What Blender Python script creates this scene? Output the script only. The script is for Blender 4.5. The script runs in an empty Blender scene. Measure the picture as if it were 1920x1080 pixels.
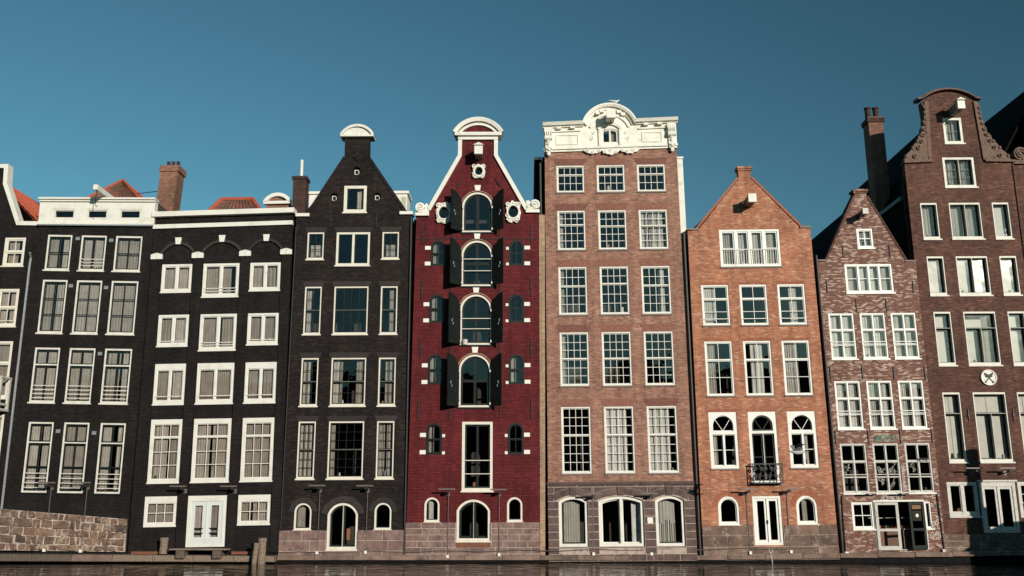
import bpy, math, random
from mathutils import Vector, Matrix
from mathutils.geometry import delaunay_2d_cdt
R = math.radians
random.seed(7)
scene = bpy.context.scene
C = scene.collection

# ------------------------------------------------------------ camera, sky, sun, exposure
cd = bpy.data.cameras.new('camera'); cam = bpy.data.objects.new('camera', cd); C.objects.link(cam)
cam.location = (0, -37.82, 2.6); cam.rotation_euler = (R(90 + 12.92), 0, 0)
cd.sensor_width = 36; cd.lens = 36 * 1700 / 1920; cd.clip_end = 3000; cd.clip_start = 0.1
scene.camera = cam
SUN = Vector((930, -1634, 481)).normalized()          # towards the sun
world = bpy.data.worlds.new('World'); scene.world = world; world.use_nodes = True
wn = world.node_tree; bg = wn.nodes['Background']
sky = wn.nodes.new('ShaderNodeTexSky'); sky.sky_type = 'NISHITA'; sky.sun_disc = False
sky.sun_elevation = math.asin(SUN.z); sky.sun_rotation = math.atan2(SUN.x, SUN.y)
sky.air_density = 1.0; sky.dust_density = 0.35; sky.ozone_density = 2.5; sky.altitude = 0
tint = wn.nodes.new('ShaderNodeMix'); tint.data_type = 'RGBA'; tint.blend_type = 'MULTIPLY'; tint.inputs[0].default_value = 1
tint.inputs[7].default_value = (0.56, 0.93, 0.82, 1)
# skylight is polarised most at right angles to the sun; the deep sky there is darker over the whole dome
wtc = wn.nodes.new('ShaderNodeTexCoord'); dt = wn.nodes.new('ShaderNodeVectorMath'); dt.operation = 'DOT_PRODUCT'; dt.inputs[1].default_value = SUN
nrm = wn.nodes.new('ShaderNodeVectorMath'); nrm.operation = 'NORMALIZE'; wn.links.new(wtc.outputs['Generated'], nrm.inputs[0]); wn.links.new(nrm.outputs[0], dt.inputs[0])
def wmath(op, a, b):
    n = wn.nodes.new('ShaderNodeMath'); n.operation = op
    for i, v in enumerate((a, b)):
        if isinstance(v, (int, float)): n.inputs[i].default_value = v
        else: wn.links.new(v, n.inputs[i])
    return n.outputs[0]
c2 = wmath('MULTIPLY', dt.outputs['Value'], dt.outputs['Value'])
pol = wmath('SUBTRACT', 1.0, wmath('MULTIPLY', wmath('DIVIDE', wmath('SUBTRACT', 1.0, c2), wmath('ADD', 1.0, c2)), 0.55))
pm = wn.nodes.new('ShaderNodeMix'); pm.data_type = 'RGBA'; pm.blend_type = 'MULTIPLY'; pm.inputs[0].default_value = 1
wn.links.new(sky.outputs[0], tint.inputs[6]); wn.links.new(tint.outputs[2], pm.inputs[6]); wn.links.new(pol, pm.inputs[7]); wn.links.new(pm.outputs[2], bg.inputs['Color'])
bg.inputs['Strength'].default_value = 0.114
sl = bpy.data.lights.new('sun', 'SUN'); sl.energy = 4.6; sl.angle = R(0.5); sl.color = (1.0, 0.92, 0.80)
so = bpy.data.objects.new('sun', sl); C.objects.link(so)
so.rotation_euler = SUN.to_track_quat('Z', 'Y').to_euler(); so.location = (20, -40, 30)
scene.view_settings.view_transform = 'Standard'; scene.view_settings.look = 'None'
scene.view_settings.exposure = 0; scene.view_settings.gamma = 1; scene.view_settings.use_curve_mapping = False
scene.render.engine = 'CYCLES'
scene.cycles.transparent_max_bounces = 16; scene.cycles.max_bounces = 6
scene.cycles.caustics_reflective = False; scene.cycles.caustics_refractive = False

# ------------------------------------------------------------ materials
def nodes(name):
    m = bpy.data.materials.new(name); m.use_nodes = True
    nt = m.node_tree; return m, nt, nt.nodes['Principled BSDF'], nt.nodes, nt.links
def ramp(N, stops, interp='LINEAR'):
    r = N.new('ShaderNodeValToRGB'); r.color_ramp.interpolation = interp
    e = r.color_ramp.elements
    while len(e) < len(stops): e.new(0.5)
    for k, (p, c) in enumerate(stops):
        e[k].position = p; e[k].color = (*c, 1) if len(c) == 3 else c
    return r
def noise(N, L, scale, detail=4, vec=None, rough=0.6):
    n = N.new('ShaderNodeTexNoise'); n.inputs['Scale'].default_value = scale; n.inputs['Detail'].default_value = detail
    n.inputs['Roughness'].default_value = rough
    if vec is not None: L.new(vec, n.inputs['Vector'])
    return n
def mixc(N, L, a, b, fac, mode='MIX'):
    m = N.new('ShaderNodeMix'); m.data_type = 'RGBA'; m.blend_type = mode
    for s, v in ((0, fac), (6, a), (7, b)):
        if hasattr(v, 'links') or hasattr(v, 'is_linked'): L.new(v, m.inputs[s])
        else: m.inputs[s].default_value = v if s == 0 else (*v, 1)
    return m.outputs[2]
def brick(name, stops, mortar, stain=(0.75, 1.15), rough=0.85, bump=0.35, mort=0.010, length=0.19, row=0.058, patch=None, spec=0.3, con=0.6, chips=None):
    m, nt, P, N, L = nodes(name)
    mean = [sum(c[1][k] for c in stops[:3]) / len(stops[:3]) for k in range(3)]
    stops = [(p, tuple(mean[k] + (c[k] - mean[k]) * con for k in range(3))) for p, c in stops]
    tc = N.new('ShaderNodeTexCoord'); sx = N.new('ShaderNodeSeparateXYZ'); L.new(tc.outputs['Object'], sx.inputs[0])
    ad = N.new('ShaderNodeMath'); L.new(sx.outputs[0], ad.inputs[0]); L.new(sx.outputs[1], ad.inputs[1])
    cb = N.new('ShaderNodeCombineXYZ'); L.new(ad.outputs[0], cb.inputs[0]); L.new(sx.outputs[2], cb.inputs[1])
    b = N.new('ShaderNodeTexBrick'); L.new(cb.outputs[0], b.inputs['Vector'])
    b.inputs['Scale'].default_value = 1; b.inputs['Brick Width'].default_value = length; b.inputs['Row Height'].default_value = row
    b.inputs['Mortar Size'].default_value = mort; b.inputs['Mortar Smooth'].default_value = 0.3; b.inputs['Bias'].default_value = 0
    b.inputs['Color1'].default_value = (0, 0, 0, 1); b.inputs['Color2'].default_value = (1, 1, 1, 1); b.inputs['Mortar'].default_value = (0.5, 0.5, 0.5, 1)
    def M(op, a_, b_=None):
        n_ = N.new('ShaderNodeMath'); n_.operation = op
        for i_, v_ in enumerate((a_, b_)):
            if v_ is None: continue
            if isinstance(v_, (int, float)): n_.inputs[i_].default_value = v_
            else: L.new(v_, n_.inputs[i_])
        return n_.outputs[0]
    rn = M('FLOOR', M('DIVIDE', sx.outputs[2], row)); par = M('SUBTRACT', 1.0, M('FLOORED_MODULO', rn, 2.0))
    cn_ = M('FLOOR', M('ADD', M('DIVIDE', ad.outputs[0], length), M('MULTIPLY', par, 0.5)))
    cv = N.new('ShaderNodeCombineXYZ'); L.new(rn, cv.inputs[0]); L.new(cn_, cv.inputs[1])
    wn_ = N.new('ShaderNodeTexWhiteNoise'); wn_.noise_dimensions = '2D'; L.new(cv.outputs[0], wn_.inputs['Vector']); rnd = wn_.outputs['Value']
    r = ramp(N, stops); L.new(rnd, r.inputs[0])
    if patch:
        pn = noise(N, L, 1.6, 5, cb.outputs[0]); pr = ramp(N, [(0.32, (0, 0, 0)), (0.55, (1, 1, 1))]); L.new(pn.outputs[0], pr.inputs[0])
        r2 = ramp(N, patch); L.new(rnd, r2.inputs[0])
        col = mixc(N, L, r.outputs[0], r2.outputs[0], pr.outputs[0])
    else: col = r.outputs[0]
    col = mixc(N, L, col, mortar, b.outputs['Fac'])
    n = noise(N, L, 0.55, 6, tc.outputs['Object'], 0.7); s = ramp(N, [(0.3, (stain[0],) * 3), (0.7, (stain[1],) * 3)]); L.new(n.outputs[0], s.inputs[0])
    col = mixc(N, L, col, s.outputs[0], 1.0, 'MULTIPLY')
    n5 = noise(N, L, 5.0, 4, tc.outputs['Object'], 0.7); s5 = ramp(N, [(0.3, (0.78,) * 3), (0.7, (1.2,) * 3)]); L.new(n5.outputs[0], s5.inputs[0])
    col = mixc(N, L, col, s5.outputs[0], 1.0, 'MULTIPLY')
    if chips:
        n6 = noise(N, L, 11.0, 3, tc.outputs['Object'], 0.5); s6 = ramp(N, [(0.68, (0, 0, 0)), (0.74, (1, 1, 1))]); L.new(n6.outputs[0], s6.inputs[0])
        n7 = noise(N, L, 0.8, 4, tc.outputs['Object'], 0.6); s7 = ramp(N, [(0.45, (0, 0, 0)), (0.65, (1, 1, 1))]); L.new(n7.outputs[0], s7.inputs[0])
        col = mixc(N, L, col, chips, mixc(N, L, s6.outputs[0], s7.outputs[0], 1.0, 'MULTIPLY'))
    # rain streaks: noise stretched along the height
    mp = N.new('ShaderNodeMapping'); mp.inputs['Scale'].default_value = (3.2, 3.2, 0.22); L.new(tc.outputs['Object'], mp.inputs[0])
    n4 = noise(N, L, 1.0, 5, mp.outputs[0], 0.6); s4 = ramp(N, [(0.32, (0.62, 0.62, 0.63)), (0.56, (1, 1, 1))]); L.new(n4.outputs[0], s4.inputs[0])
    col = mixc(N, L, col, s4.outputs[0], 0.8, 'MULTIPLY')
    L.new(col, P.inputs['Base Color']); P.inputs['Roughness'].default_value = rough; P.inputs['Specular IOR Level'].default_value = spec
    n2 = noise(N, L, 28, 3, tc.outputs['Object'])
    h = N.new('ShaderNodeMath'); h.operation = 'SUBTRACT'; L.new(n2.outputs[0], h.inputs[0]); L.new(b.outputs['Fac'], h.inputs[1])
    bm = N.new('ShaderNodeBump'); bm.inputs['Strength'].default_value = bump; bm.inputs['Distance'].default_value = 0.012
    L.new(h.outputs[0], bm.inputs['Height']); L.new(bm.outputs[0], P.inputs['Normal'])
    return m
def paint(name, col, rough=0.5, var=0.12, scale=6, dirt=None, bump=0.05, metal=0, spec=0.4):
    m, nt, P, N, L = nodes(name)
    tc = N.new('ShaderNodeTexCoord'); n = noise(N, L, scale, 5, tc.outputs['Object'])
    lo = tuple(c * (1 - var) for c in col); hi = tuple(min(1, c * (1 + var)) for c in col)
    r = ramp(N, [(0.3, dirt or lo), (0.48, col), (0.75, hi)]); L.new(n.outputs[0], r.inputs[0])
    L.new(r.outputs[0], P.inputs['Base Color']); P.inputs['Roughness'].default_value = rough; P.inputs['Metallic'].default_value = metal
    P.inputs['Specular IOR Level'].default_value = spec
    n2 = noise(N, L, 40, 3, tc.outputs['Object']); bm = N.new('ShaderNodeBump'); bm.inputs['Strength'].default_value = bump; bm.inputs['Distance'].default_value = 0.01
    L.new(n2.outputs[0], bm.inputs['Height']); L.new(bm.outputs[0], P.inputs['Normal'])
    return m
def stone(name, cols, scale=5, bump=0.4, rough=0.85, spot=None):
    m, nt, P, N, L = nodes(name)
    oi = N.new('ShaderNodeObjectInfo'); r = ramp(N, [(k / max(1, len(cols) - 1), c) for k, c in enumerate(cols)]); L.new(oi.outputs['Random'], r.inputs[0])
    tc = N.new('ShaderNodeTexCoord'); ge = N.new('ShaderNodeNewGeometry'); n = noise(N, L, scale, 7, ge.outputs['Position'], 0.7)
    s = ramp(N, [(0.3, (0.42,) * 3), (0.5, (0.95,) * 3), (0.72, (1.45, 1.38, 1.28))]); L.new(n.outputs[0], s.inputs[0])
    col = mixc(N, L, r.outputs[0], s.outputs[0], 1.0, 'MULTIPLY')
    if spot:
        n3 = noise(N, L, 2.4, 7, ge.outputs['Position'], 0.8); s3 = ramp(N, [(0.53, (0, 0, 0)), (0.64, (1, 1, 1))]); L.new(n3.outputs[0], s3.inputs[0])
        col = mixc(N, L, col, spot, s3.outputs[0])
    L.new(col, P.inputs['Base Color']); P.inputs['Roughness'].default_value = rough
    n2 = noise(N, L, 22, 5, ge.outputs['Position']); bm = N.new('ShaderNodeBump'); bm.inputs['Strength'].default_value = bump; bm.inputs['Distance'].default_value = 0.02
    L.new(n2.outputs[0], bm.inputs['Height']); L.new(bm.outputs[0], P.inputs['Normal'])
    return m
def glass_mat(name, wavy=0.05, tintc=(0.93, 0.925, 0.91), rough=0.01, ior=1.5, ns=2.2):
    m = bpy.data.materials.new(name); m.use_nodes = True; N = m.node_tree.nodes; L = m.node_tree.links
    N.remove(N['Principled BSDF']); out = N['Material Output']
    fr = N.new('ShaderNodeFresnel'); fr.inputs['IOR'].default_value = ior
    tr = N.new('ShaderNodeBsdfTransparent'); tr.inputs[0].default_value = (*tintc, 1)
    gl = N.new('ShaderNodeBsdfGlossy'); gl.inputs['Roughness'].default_value = rough
    ge = N.new('ShaderNodeNewGeometry'); n = noise(N, L, ns, 2, ge.outputs['Position'])
    bm = N.new('ShaderNodeBump'); bm.inputs['Strength'].default_value = wavy; bm.inputs['Distance'].default_value = 0.05
    L.new(n.outputs[0], bm.inputs['Height']); L.new(bm.outputs[0], gl.inputs['Normal'])
    mx = N.new('ShaderNodeMixShader'); L.new(fr.outputs[0], mx.inputs[0]); L.new(tr.outputs[0], mx.inputs[1]); L.new(gl.outputs[0], mx.inputs[2])
    L.new(mx.outputs[0], out.inputs[0]); return m
def cloth(name, col, trans=0.25):
    m = bpy.data.materials.new(name); m.use_nodes = True; N = m.node_tree.nodes; L = m.node_tree.links
    P = N['Principled BSDF']; out = N['Material Output']
    ge = N.new('ShaderNodeNewGeometry'); n = noise(N, L, 3, 4, ge.outputs['Position'])
    r = ramp(N, [(0.3, tuple(c * 0.75 for c in col)), (0.7, col)]); L.new(n.outputs[0], r.inputs[0])
    oi = N.new('ShaderNodeObjectInfo'); ro = ramp(N, [(0, (0.74, 0.72, 0.70)), (0.5, (0.98, 0.98, 0.98)), (1, (1.2, 1.2, 1.22))]); L.new(oi.outputs['Random'], ro.inputs[0])
    cc = mixc(N, L, r.outputs[0], ro.outputs[0], 1.0, 'MULTIPLY'); L.new(cc, P.inputs['Base Color'])
    P.inputs['Roughness'].default_value = 0.95; P.inputs['Specular IOR Level'].default_value = 0.05
    t = N.new('ShaderNodeBsdfTranslucent'); L.new(cc, t.inputs[0])
    mx = N.new('ShaderNodeMixShader'); mx.inputs[0].default_value = trans; L.new(P.outputs[0], mx.inputs[1]); L.new(t.outputs[0], mx.inputs[2])
    L.new(mx.outputs[0], out.inputs[0]); return m
def water_mat():
    m, nt, P, N, L = nodes('canal_water')
    P.inputs['Base Color'].default_value = (0.008, 0.008, 0.007, 1); P.inputs['Roughness'].default_value = 0.03; P.inputs['IOR'].default_value = 1.33
    tc = N.new('ShaderNodeTexCoord'); mp = N.new('ShaderNodeMapping'); mp.inputs['Scale'].default_value = (0.28, 1.3, 1); L.new(tc.outputs['Object'], mp.inputs[0])
    a = noise(N, L, 2.6, 1.0, mp.outputs[0]); b = noise(N, L, 0.5, 3, mp.outputs[0])
    s = N.new('ShaderNodeMath'); L.new(a.outputs[0], s.inputs[0]); L.new(b.outputs[0], s.inputs[1])
    bm = N.new('ShaderNodeBump'); bm.inputs['Strength'].default_value = 0.32; bm.inputs['Distance'].default_value = 0.10
    L.new(s.outputs[0], bm.inputs['Height']); L.new(bm.outputs[0], P.inputs['Normal']); return m
def tile_mat(name, c1, c2, moss=None):
    m, nt, P, N, L = nodes(name)
    ge = N.new('ShaderNodeNewGeometry'); n = noise(N, L, 9, 5, ge.outputs['Position'], 0.75)
    r = ramp(N, [(0.3, c1), (0.65, c2)]); L.new(n.outputs[0], r.inputs[0]); col = r.outputs[0]
    if moss:
        n2 = noise(N, L, 2.5, 5, ge.outputs['Position'], 0.7); s = ramp(N, [(0.42, (0, 0, 0)), (0.58, (1, 1, 1))]); L.new(n2.outputs[0], s.inputs[0]); col = mixc(N, L, col, moss, s.outputs[0])
    L.new(col, P.inputs['Base Color']); P.inputs['Roughness'].default_value = 0.8; return m

WHITE = paint('white_paint', (0.67, 0.65, 0.595), 0.5, 0.05, 2.2, dirt=(0.58, 0.555, 0.49))
W_COOL = paint('cool_white_paint', (0.70, 0.69, 0.645), 0.45, 0.05, 1.7, dirt=(0.60, 0.585, 0.53))
W_WARM = paint('warm_white_paint', (0.66, 0.615, 0.53), 0.5, 0.05, 2.6, dirt=(0.585, 0.535, 0.44))
W_GREY = paint('dull_white_paint', (0.62, 0.595, 0.53), 0.55, 0.07, 2.8, dirt=(0.50, 0.47, 0.41))
CREAM = paint('cream_stucco', (0.72, 0.695, 0.625), 0.6, 0.06, 3, dirt=(0.60, 0.565, 0.48), bump=0.15)
AGED = paint('aged_white_paint', (0.66, 0.64, 0.57), 0.55, 0.1, 4, dirt=(0.42, 0.39, 0.33), bump=0.15)
PALE = paint('pale_blue_white_paint', (0.57, 0.60, 0.58), 0.5, 0.06, 5)
BLACKP = paint('black_green_paint', (0.0085, 0.012, 0.0115), 0.42, 0.25, 4, spec=0.25)
SHUT = paint('shutter_black_green_paint', (0.0062, 0.0085, 0.0075), 0.45, 0.35, 3, spec=0.2)
IRON = paint('black_iron', (0.014, 0.014, 0.015), 0.55, 0.3, 10)
ZINC = paint('zinc_pipe', (0.36, 0.37, 0.37), 0.45, 0.2, 8, metal=0.6)
LAMPM = paint('lamp_housing', (0.13, 0.108, 0.102), 0.45, 0.2, 12)
LEAD = paint('lead_grey', (0.20, 0.22, 0.24), 0.6, 0.2, 6)
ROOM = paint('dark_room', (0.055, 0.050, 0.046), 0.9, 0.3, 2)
ROOFD = paint('dark_roof_tiles', (0.009, 0.0085, 0.0085), 0.9, 0.3, 9, bump=0.5, spec=0.04)
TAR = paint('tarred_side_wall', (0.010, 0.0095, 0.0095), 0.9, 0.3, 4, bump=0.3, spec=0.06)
RUST = paint('rusty_steel', (0.17, 0.065, 0.035), 0.8, 0.35, 14, bump=0.3)
WOOD = paint('weathered_timber', (0.20, 0.15, 0.112), 0.85, 0.3, 18, dirt=(0.08, 0.06, 0.045), bump=0.5)
WOODD = paint('dark_wet_timber', (0.10, 0.075, 0.058), 0.7, 0.35, 14, bump=0.5)
BEAMW = paint('brown_beam', (0.19, 0.10, 0.075), 0.6, 0.2, 10)
SAND = paint('carved_sandstone', (0.15, 0.092, 0.070), 0.85, 0.25, 9, dirt=(0.06, 0.038, 0.03), bump=0.4)
SILLS = paint('stone_sill', (0.20, 0.165, 0.15), 0.8, 0.2, 10, bump=0.3)
B_BLACK = brick('black_painted_brick', [(0, (0.0105, 0.0086, 0.0084)), (0.6, (0.0160, 0.0128, 0.0122)), (1, (0.026, 0.0205, 0.019))], (0.0098, 0.0082, 0.0080), (0.6, 1.35), 0.75, 0.8, spec=0.16, con=0.7, chips=(0.06, 0.045, 0.04))
B_BROWNB = brick('charcoal_brick', [(0, (0.0125, 0.0092, 0.0086)), (0.6, (0.0215, 0.0158, 0.0146)), (1, (0.043, 0.031, 0.028))], (0.0125, 0.0098, 0.0093), (0.6, 1.3), 0.75, 0.8, spec=0.16, con=0.8, chips=(0.075, 0.05, 0.043))
B_RED = brick('wine_red_painted_brick', [(0, (0.106, 0.0135, 0.0165)), (0.7, (0.156, 0.0200, 0.0240)), (1, (0.22, 0.036, 0.038))], (0.084, 0.0105, 0.0135), (0.62, 1.22), 0.75, 0.9, mort=0.013, spec=0.16, chips=(0.26, 0.11, 0.09))
B_TAN = brick('tan_brick', [(0, (0.24, 0.13, 0.075)), (0.5, (0.36, 0.21, 0.12)), (1, (0.48, 0.32, 0.2))], (0.42, 0.33, 0.25))
B_BRN = brick('brown_brick', [(0, (0.145, 0.062, 0.046)), (0.45, (0.29, 0.121, 0.081)), (0.8, (0.385, 0.175, 0.118)), (1, (0.46, 0.28, 0.21))], (0.34, 0.225, 0.175), (0.72, 1.15), mort=0.009, con=0.62)
B_ORG = brick('orange_brick', [(0, (0.25, 0.090, 0.050)), (0.4, (0.42, 0.147, 0.078)), (0.85, (0.51, 0.20, 0.110)), (1, (0.62, 0.39, 0.27))], (0.38, 0.22, 0.15), (0.7, 1.15), mort=0.008, con=0.7)
B_MOT = brick('mottled_brick', [(0, (0.12, 0.048, 0.034)), (0.5, (0.185, 0.075, 0.053)), (0.86, (0.24, 0.11, 0.08)), (0.95, (0.46, 0.33, 0.27))], (0.22, 0.135, 0.105), (0.75, 1.12), con=0.85, mort=0.009,
  patch=[(0, (0.135, 0.054, 0.04)), (0.55, (0.20, 0.085, 0.062)), (0.72, (0.38, 0.25, 0.195)), (1, (0.56, 0.45, 0.39))], length=0.17, row=0.058)
B_DRK = brick('dark_brown_brick', [(0, (0.050, 0.0195, 0.0138)), (0.5, (0.112, 0.043, 0.0295)), (0.9, (0.165, 0.068, 0.047)), (1, (0.24, 0.12, 0.085))], (0.125, 0.064, 0.048), (0.55, 1.15), mort=0.011, con=0.8)
B_CHIM = brick('chimney_brick', [(0, (0.12, 0.045, 0.032)), (0.5, (0.22, 0.085, 0.058)), (1, (0.32, 0.16, 0.11))], (0.22, 0.14, 0.10), (0.6, 1.2))
B_DCH = brick('sooty_chimney_brick', [(0, (0.035, 0.016, 0.014)), (1, (0.10, 0.045, 0.036))], (0.05, 0.03, 0.026))
SOLD_BRN = stone('brown_voussoir_brick', [(0.17, 0.065, 0.048), (0.27, 0.11, 0.078), (0.21, 0.085, 0.06)], 14)
SOLD_ORG = stone('orange_voussoir_brick', [(0.27, 0.085, 0.045), (0.38, 0.13, 0.065)], 14)
SOLD_BLK = stone('charcoal_voussoir_brick', [(0.020, 0.0165, 0.0165), (0.034, 0.028, 0.027)], 14)
ST_PINK = stone('pinkish_stone', [(0.145, 0.088, 0.078), (0.205, 0.128, 0.112), (0.172, 0.105, 0.093), (0.235, 0.152, 0.132)], 2.6, 0.8, spot=(0.27, 0.19, 0.165))
ST_MOR = paint('mortar_joint', (0.40, 0.315, 0.27), 0.9, 0.25, 5, dirt=(0.20, 0.15, 0.125))
ST_GREY = stone('dark_bluestone', [(0.072, 0.047, 0.043), (0.11, 0.071, 0.064), (0.09, 0.058, 0.052), (0.145, 0.093, 0.08)], 2.6, 0.8)
ST_RUB = stone('rubble_stone', rough=0.95, cols=[(0.050, 0.037, 0.033), (0.18, 0.105, 0.075), (0.125, 0.074, 0.056), (0.225, 0.145, 0.10), (0.09, 0.056, 0.046), (0.15, 0.09, 0.066)], scale=7, bump=1.0, spot=(0.33, 0.26, 0.19))
ST_STAIN = stone('stained_stone', [(0.16, 0.098, 0.074), (0.10, 0.063, 0.05), (0.195, 0.122, 0.09)], 1.8, 0.8, spot=(0.33, 0.25, 0.195))
ST_QUAY = stone('wet_quay_stone', [(0.17, 0.112, 0.09), (0.22, 0.15, 0.12), (0.135, 0.092, 0.076)], 2.2, 0.9)
GLASS = glass_mat('window_glass'); GLASSW = glass_mat('wavy_window_glass', 0.26, (0.93, 0.925, 0.91), 0.075, 1.5, 0.8)
NET = cloth('white_net_curtain', (0.62, 0.61, 0.57)); NETG = cloth('grey_net_curtain', (0.60, 0.57, 0.535)); NETB = cloth('beige_net_curtain', (0.55, 0.49, 0.45))
NETW = cloth('bright_white_curtain', (0.82, 0.83, 0.82), 0.15)
def stripes():
    m, nt, P, N, L = nodes('blue_yellow_striped_curtain'); ge = N.new('ShaderNodeNewGeometry'); sx = N.new('ShaderNodeSeparateXYZ'); L.new(ge.outputs['Position'], sx.inputs[0])
    mu = N.new('ShaderNodeMath'); mu.operation = 'MULTIPLY'; mu.inputs[1].default_value = 6.0; L.new(sx.outputs[0], mu.inputs[0]); fr = N.new('ShaderNodeMath'); fr.operation = 'FRACT'; L.new(mu.outputs[0], fr.inputs[0])
    r = ramp(N, [(0, (0.60, 0.58, 0.52)), (0.3, (0.05, 0.10, 0.17)), (0.6, (0.55, 0.47, 0.25)), (0.8, (0.05, 0.10, 0.17))], 'CONSTANT'); L.new(fr.outputs[0], r.inputs[0]); L.new(r.outputs[0], P.inputs['Base Color']); P.inputs['Roughness'].default_value = .9; return m
STRIPE = stripes()
BLIND_GLARE = paint('white_blind_and_glare', (0.66, 0.66, 0.625), 0.6, 0.12, 1.5)
TILE_R = tile_mat('orange_pantiles', (0.25, 0.050, 0.027), (0.46, 0.10, 0.048)); TILE_M = tile_mat('mossy_pantiles', (0.13, 0.055, 0.04), (0.28, 0.10, 0.06), (0.10, 0.062, 0.045))
GULLW = paint('white_feathers', (0.78, 0.79, 0.80), 0.8, 0.05, 20); GULLG = paint('grey_feathers', (0.16, 0.165, 0.18), 0.8, 0.2, 20); GULLL = paint('pale_grey_feathers', (0.42, 0.41, 0.44), 0.8, 0.1, 20)
TERRA = paint('terracotta', (0.36, 0.15, 0.08), 0.8, 0.15, 12); LEAF = paint('leaf_green', (0.05, 0.10, 0.03), 0.6, 0.3, 20)
CARD = paint('brown_paper', (0.36, 0.20, 0.12), 0.8, 0.2, 8); RECORD = paint('black_poster', (0.02, 0.02, 0.02), 0.4, 0.2, 8)
CHALK = paint('white_spray_paint', (0.58, 0.54, 0.52), 0.8, 0.2, 8); TEAL = paint('teal_spray_paint', (0.12, 0.22, 0.17), 0.8, 0.3, 9); INK = paint('black_marker', (0.015, 0.015, 0.015), 0.6)
GREYW = paint('grey_white_paint', (0.50, 0.48, 0.44), 0.55, 0.1, 5, dirt=(0.36, 0.33, 0.29))

# ------------------------------------------------------------ 2-D helpers (x, z) on a facade, counter-clockwise seen from the street
def arcpts(x0, x1, zs, rise, n=14):
    """points of a circular arc from (x1,zs) over the crown to (x0,zs)"""
    w = x1 - x0; rr = (w * w / 4 + rise * rise) / (2 * rise); zc = zs + rise - rr; cx = (x0 + x1) / 2
    a0 = math.atan2(zs - zc, w / 2); a1 = math.pi - a0
    return [(cx + rr * math.cos(a0 + (a1 - a0) * k / n), zc + rr * math.sin(a0 + (a1 - a0) * k / n)) for k in range(n + 1)]
def outline(x0, z0, x1, z1, rise=0, n=14):
    if rise <= 0: return [(x0, z0), (x1, z0), (x1, z1), (x0, z1)]
    return [(x0, z0), (x1, z0)] + arcpts(x0, x1, z1 - rise, rise, n)
def inset(poly, t):
    n = len(poly); out = []
    for i in range(n):
        p, q, r = poly[i - 1], poly[i], poly[(i + 1) % n]
        d1 = Vector((q[0] - p[0], q[1] - p[1])); d2 = Vector((r[0] - q[0], r[1] - q[1]))
        if d1.length < 1e-6 or d2.length < 1e-6: continue
        d1.normalize(); d2.normalize(); n1 = Vector((-d1.y, d1.x)); n2 = Vector((-d2.y, d2.x))
        b = n1 + n2; den = max(0.25, 1 + n1.dot(n2)); b = b * (t / den)
        out.append((q[0] + b.x, q[1] + b.y))
    return out
def clip(poly, x0, z0, x1, z1):
    def cut(P, f, inter):
        o = []
        for i in range(len(P)):
            a, b = P[i - 1], P[i]
            if f(b):
                if not f(a): o.append(inter(a, b))
                o.append(b)
            elif f(a): o.append(inter(a, b))
        return o
    def ix(v): return lambda a, b: (v, a[1] + (b[1] - a[1]) * (v - a[0]) / (b[0] - a[0]))
    def iz(v): return lambda a, b: (a[0] + (b[0] - a[0]) * (v - a[1]) / (b[1] - a[1]), v)
    for f, i in ((lambda p: p[0] >= x0, ix(x0)), (lambda p: p[0] <= x1, ix(x1)), (lambda p: p[1] >= z0, iz(z0)), (lambda p: p[1] <= z1, iz(z1))):
        if len(poly) < 3: return []
        poly = cut(poly, f, i)
    o = []
    for p in poly:
        if not o or abs(p[0] - o[-1][0]) + abs(p[1] - o[-1][1]) > 1e-4: o.append(p)
    if len(o) > 2 and abs(o[0][0] - o[-1][0]) + abs(o[0][1] - o[-1][1]) < 1e-4: o.pop()
    return o
def bbox(p): xs = [a[0] for a in p]; zs = [a[1] for a in p]; return min(xs), min(zs), max(xs), max(zs)
def inside(pt, poly):
    x, y = pt; c = False; n = len(poly)
    for i in range(n):
        (x1, y1), (x2, y2) = poly[i - 1], poly[i]
        if (y1 > y) != (y2 > y) and x < (x2 - x1) * (y - y1) / (y2 - y1) + x1: c = not c
    return c
def area(p): return sum(p[i - 1][0] * p[i][1] - p[i][0] * p[i - 1][1] for i in range(len(p))) / 2
def circ(cx, cz, r, n=20, rz=None, a0=0): return [(cx + r * math.cos(a0 + 2 * math.pi * k / n), cz + (rz or r) * math.sin(a0 + 2 * math.pi * k / n)) for k in range(n)]

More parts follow.
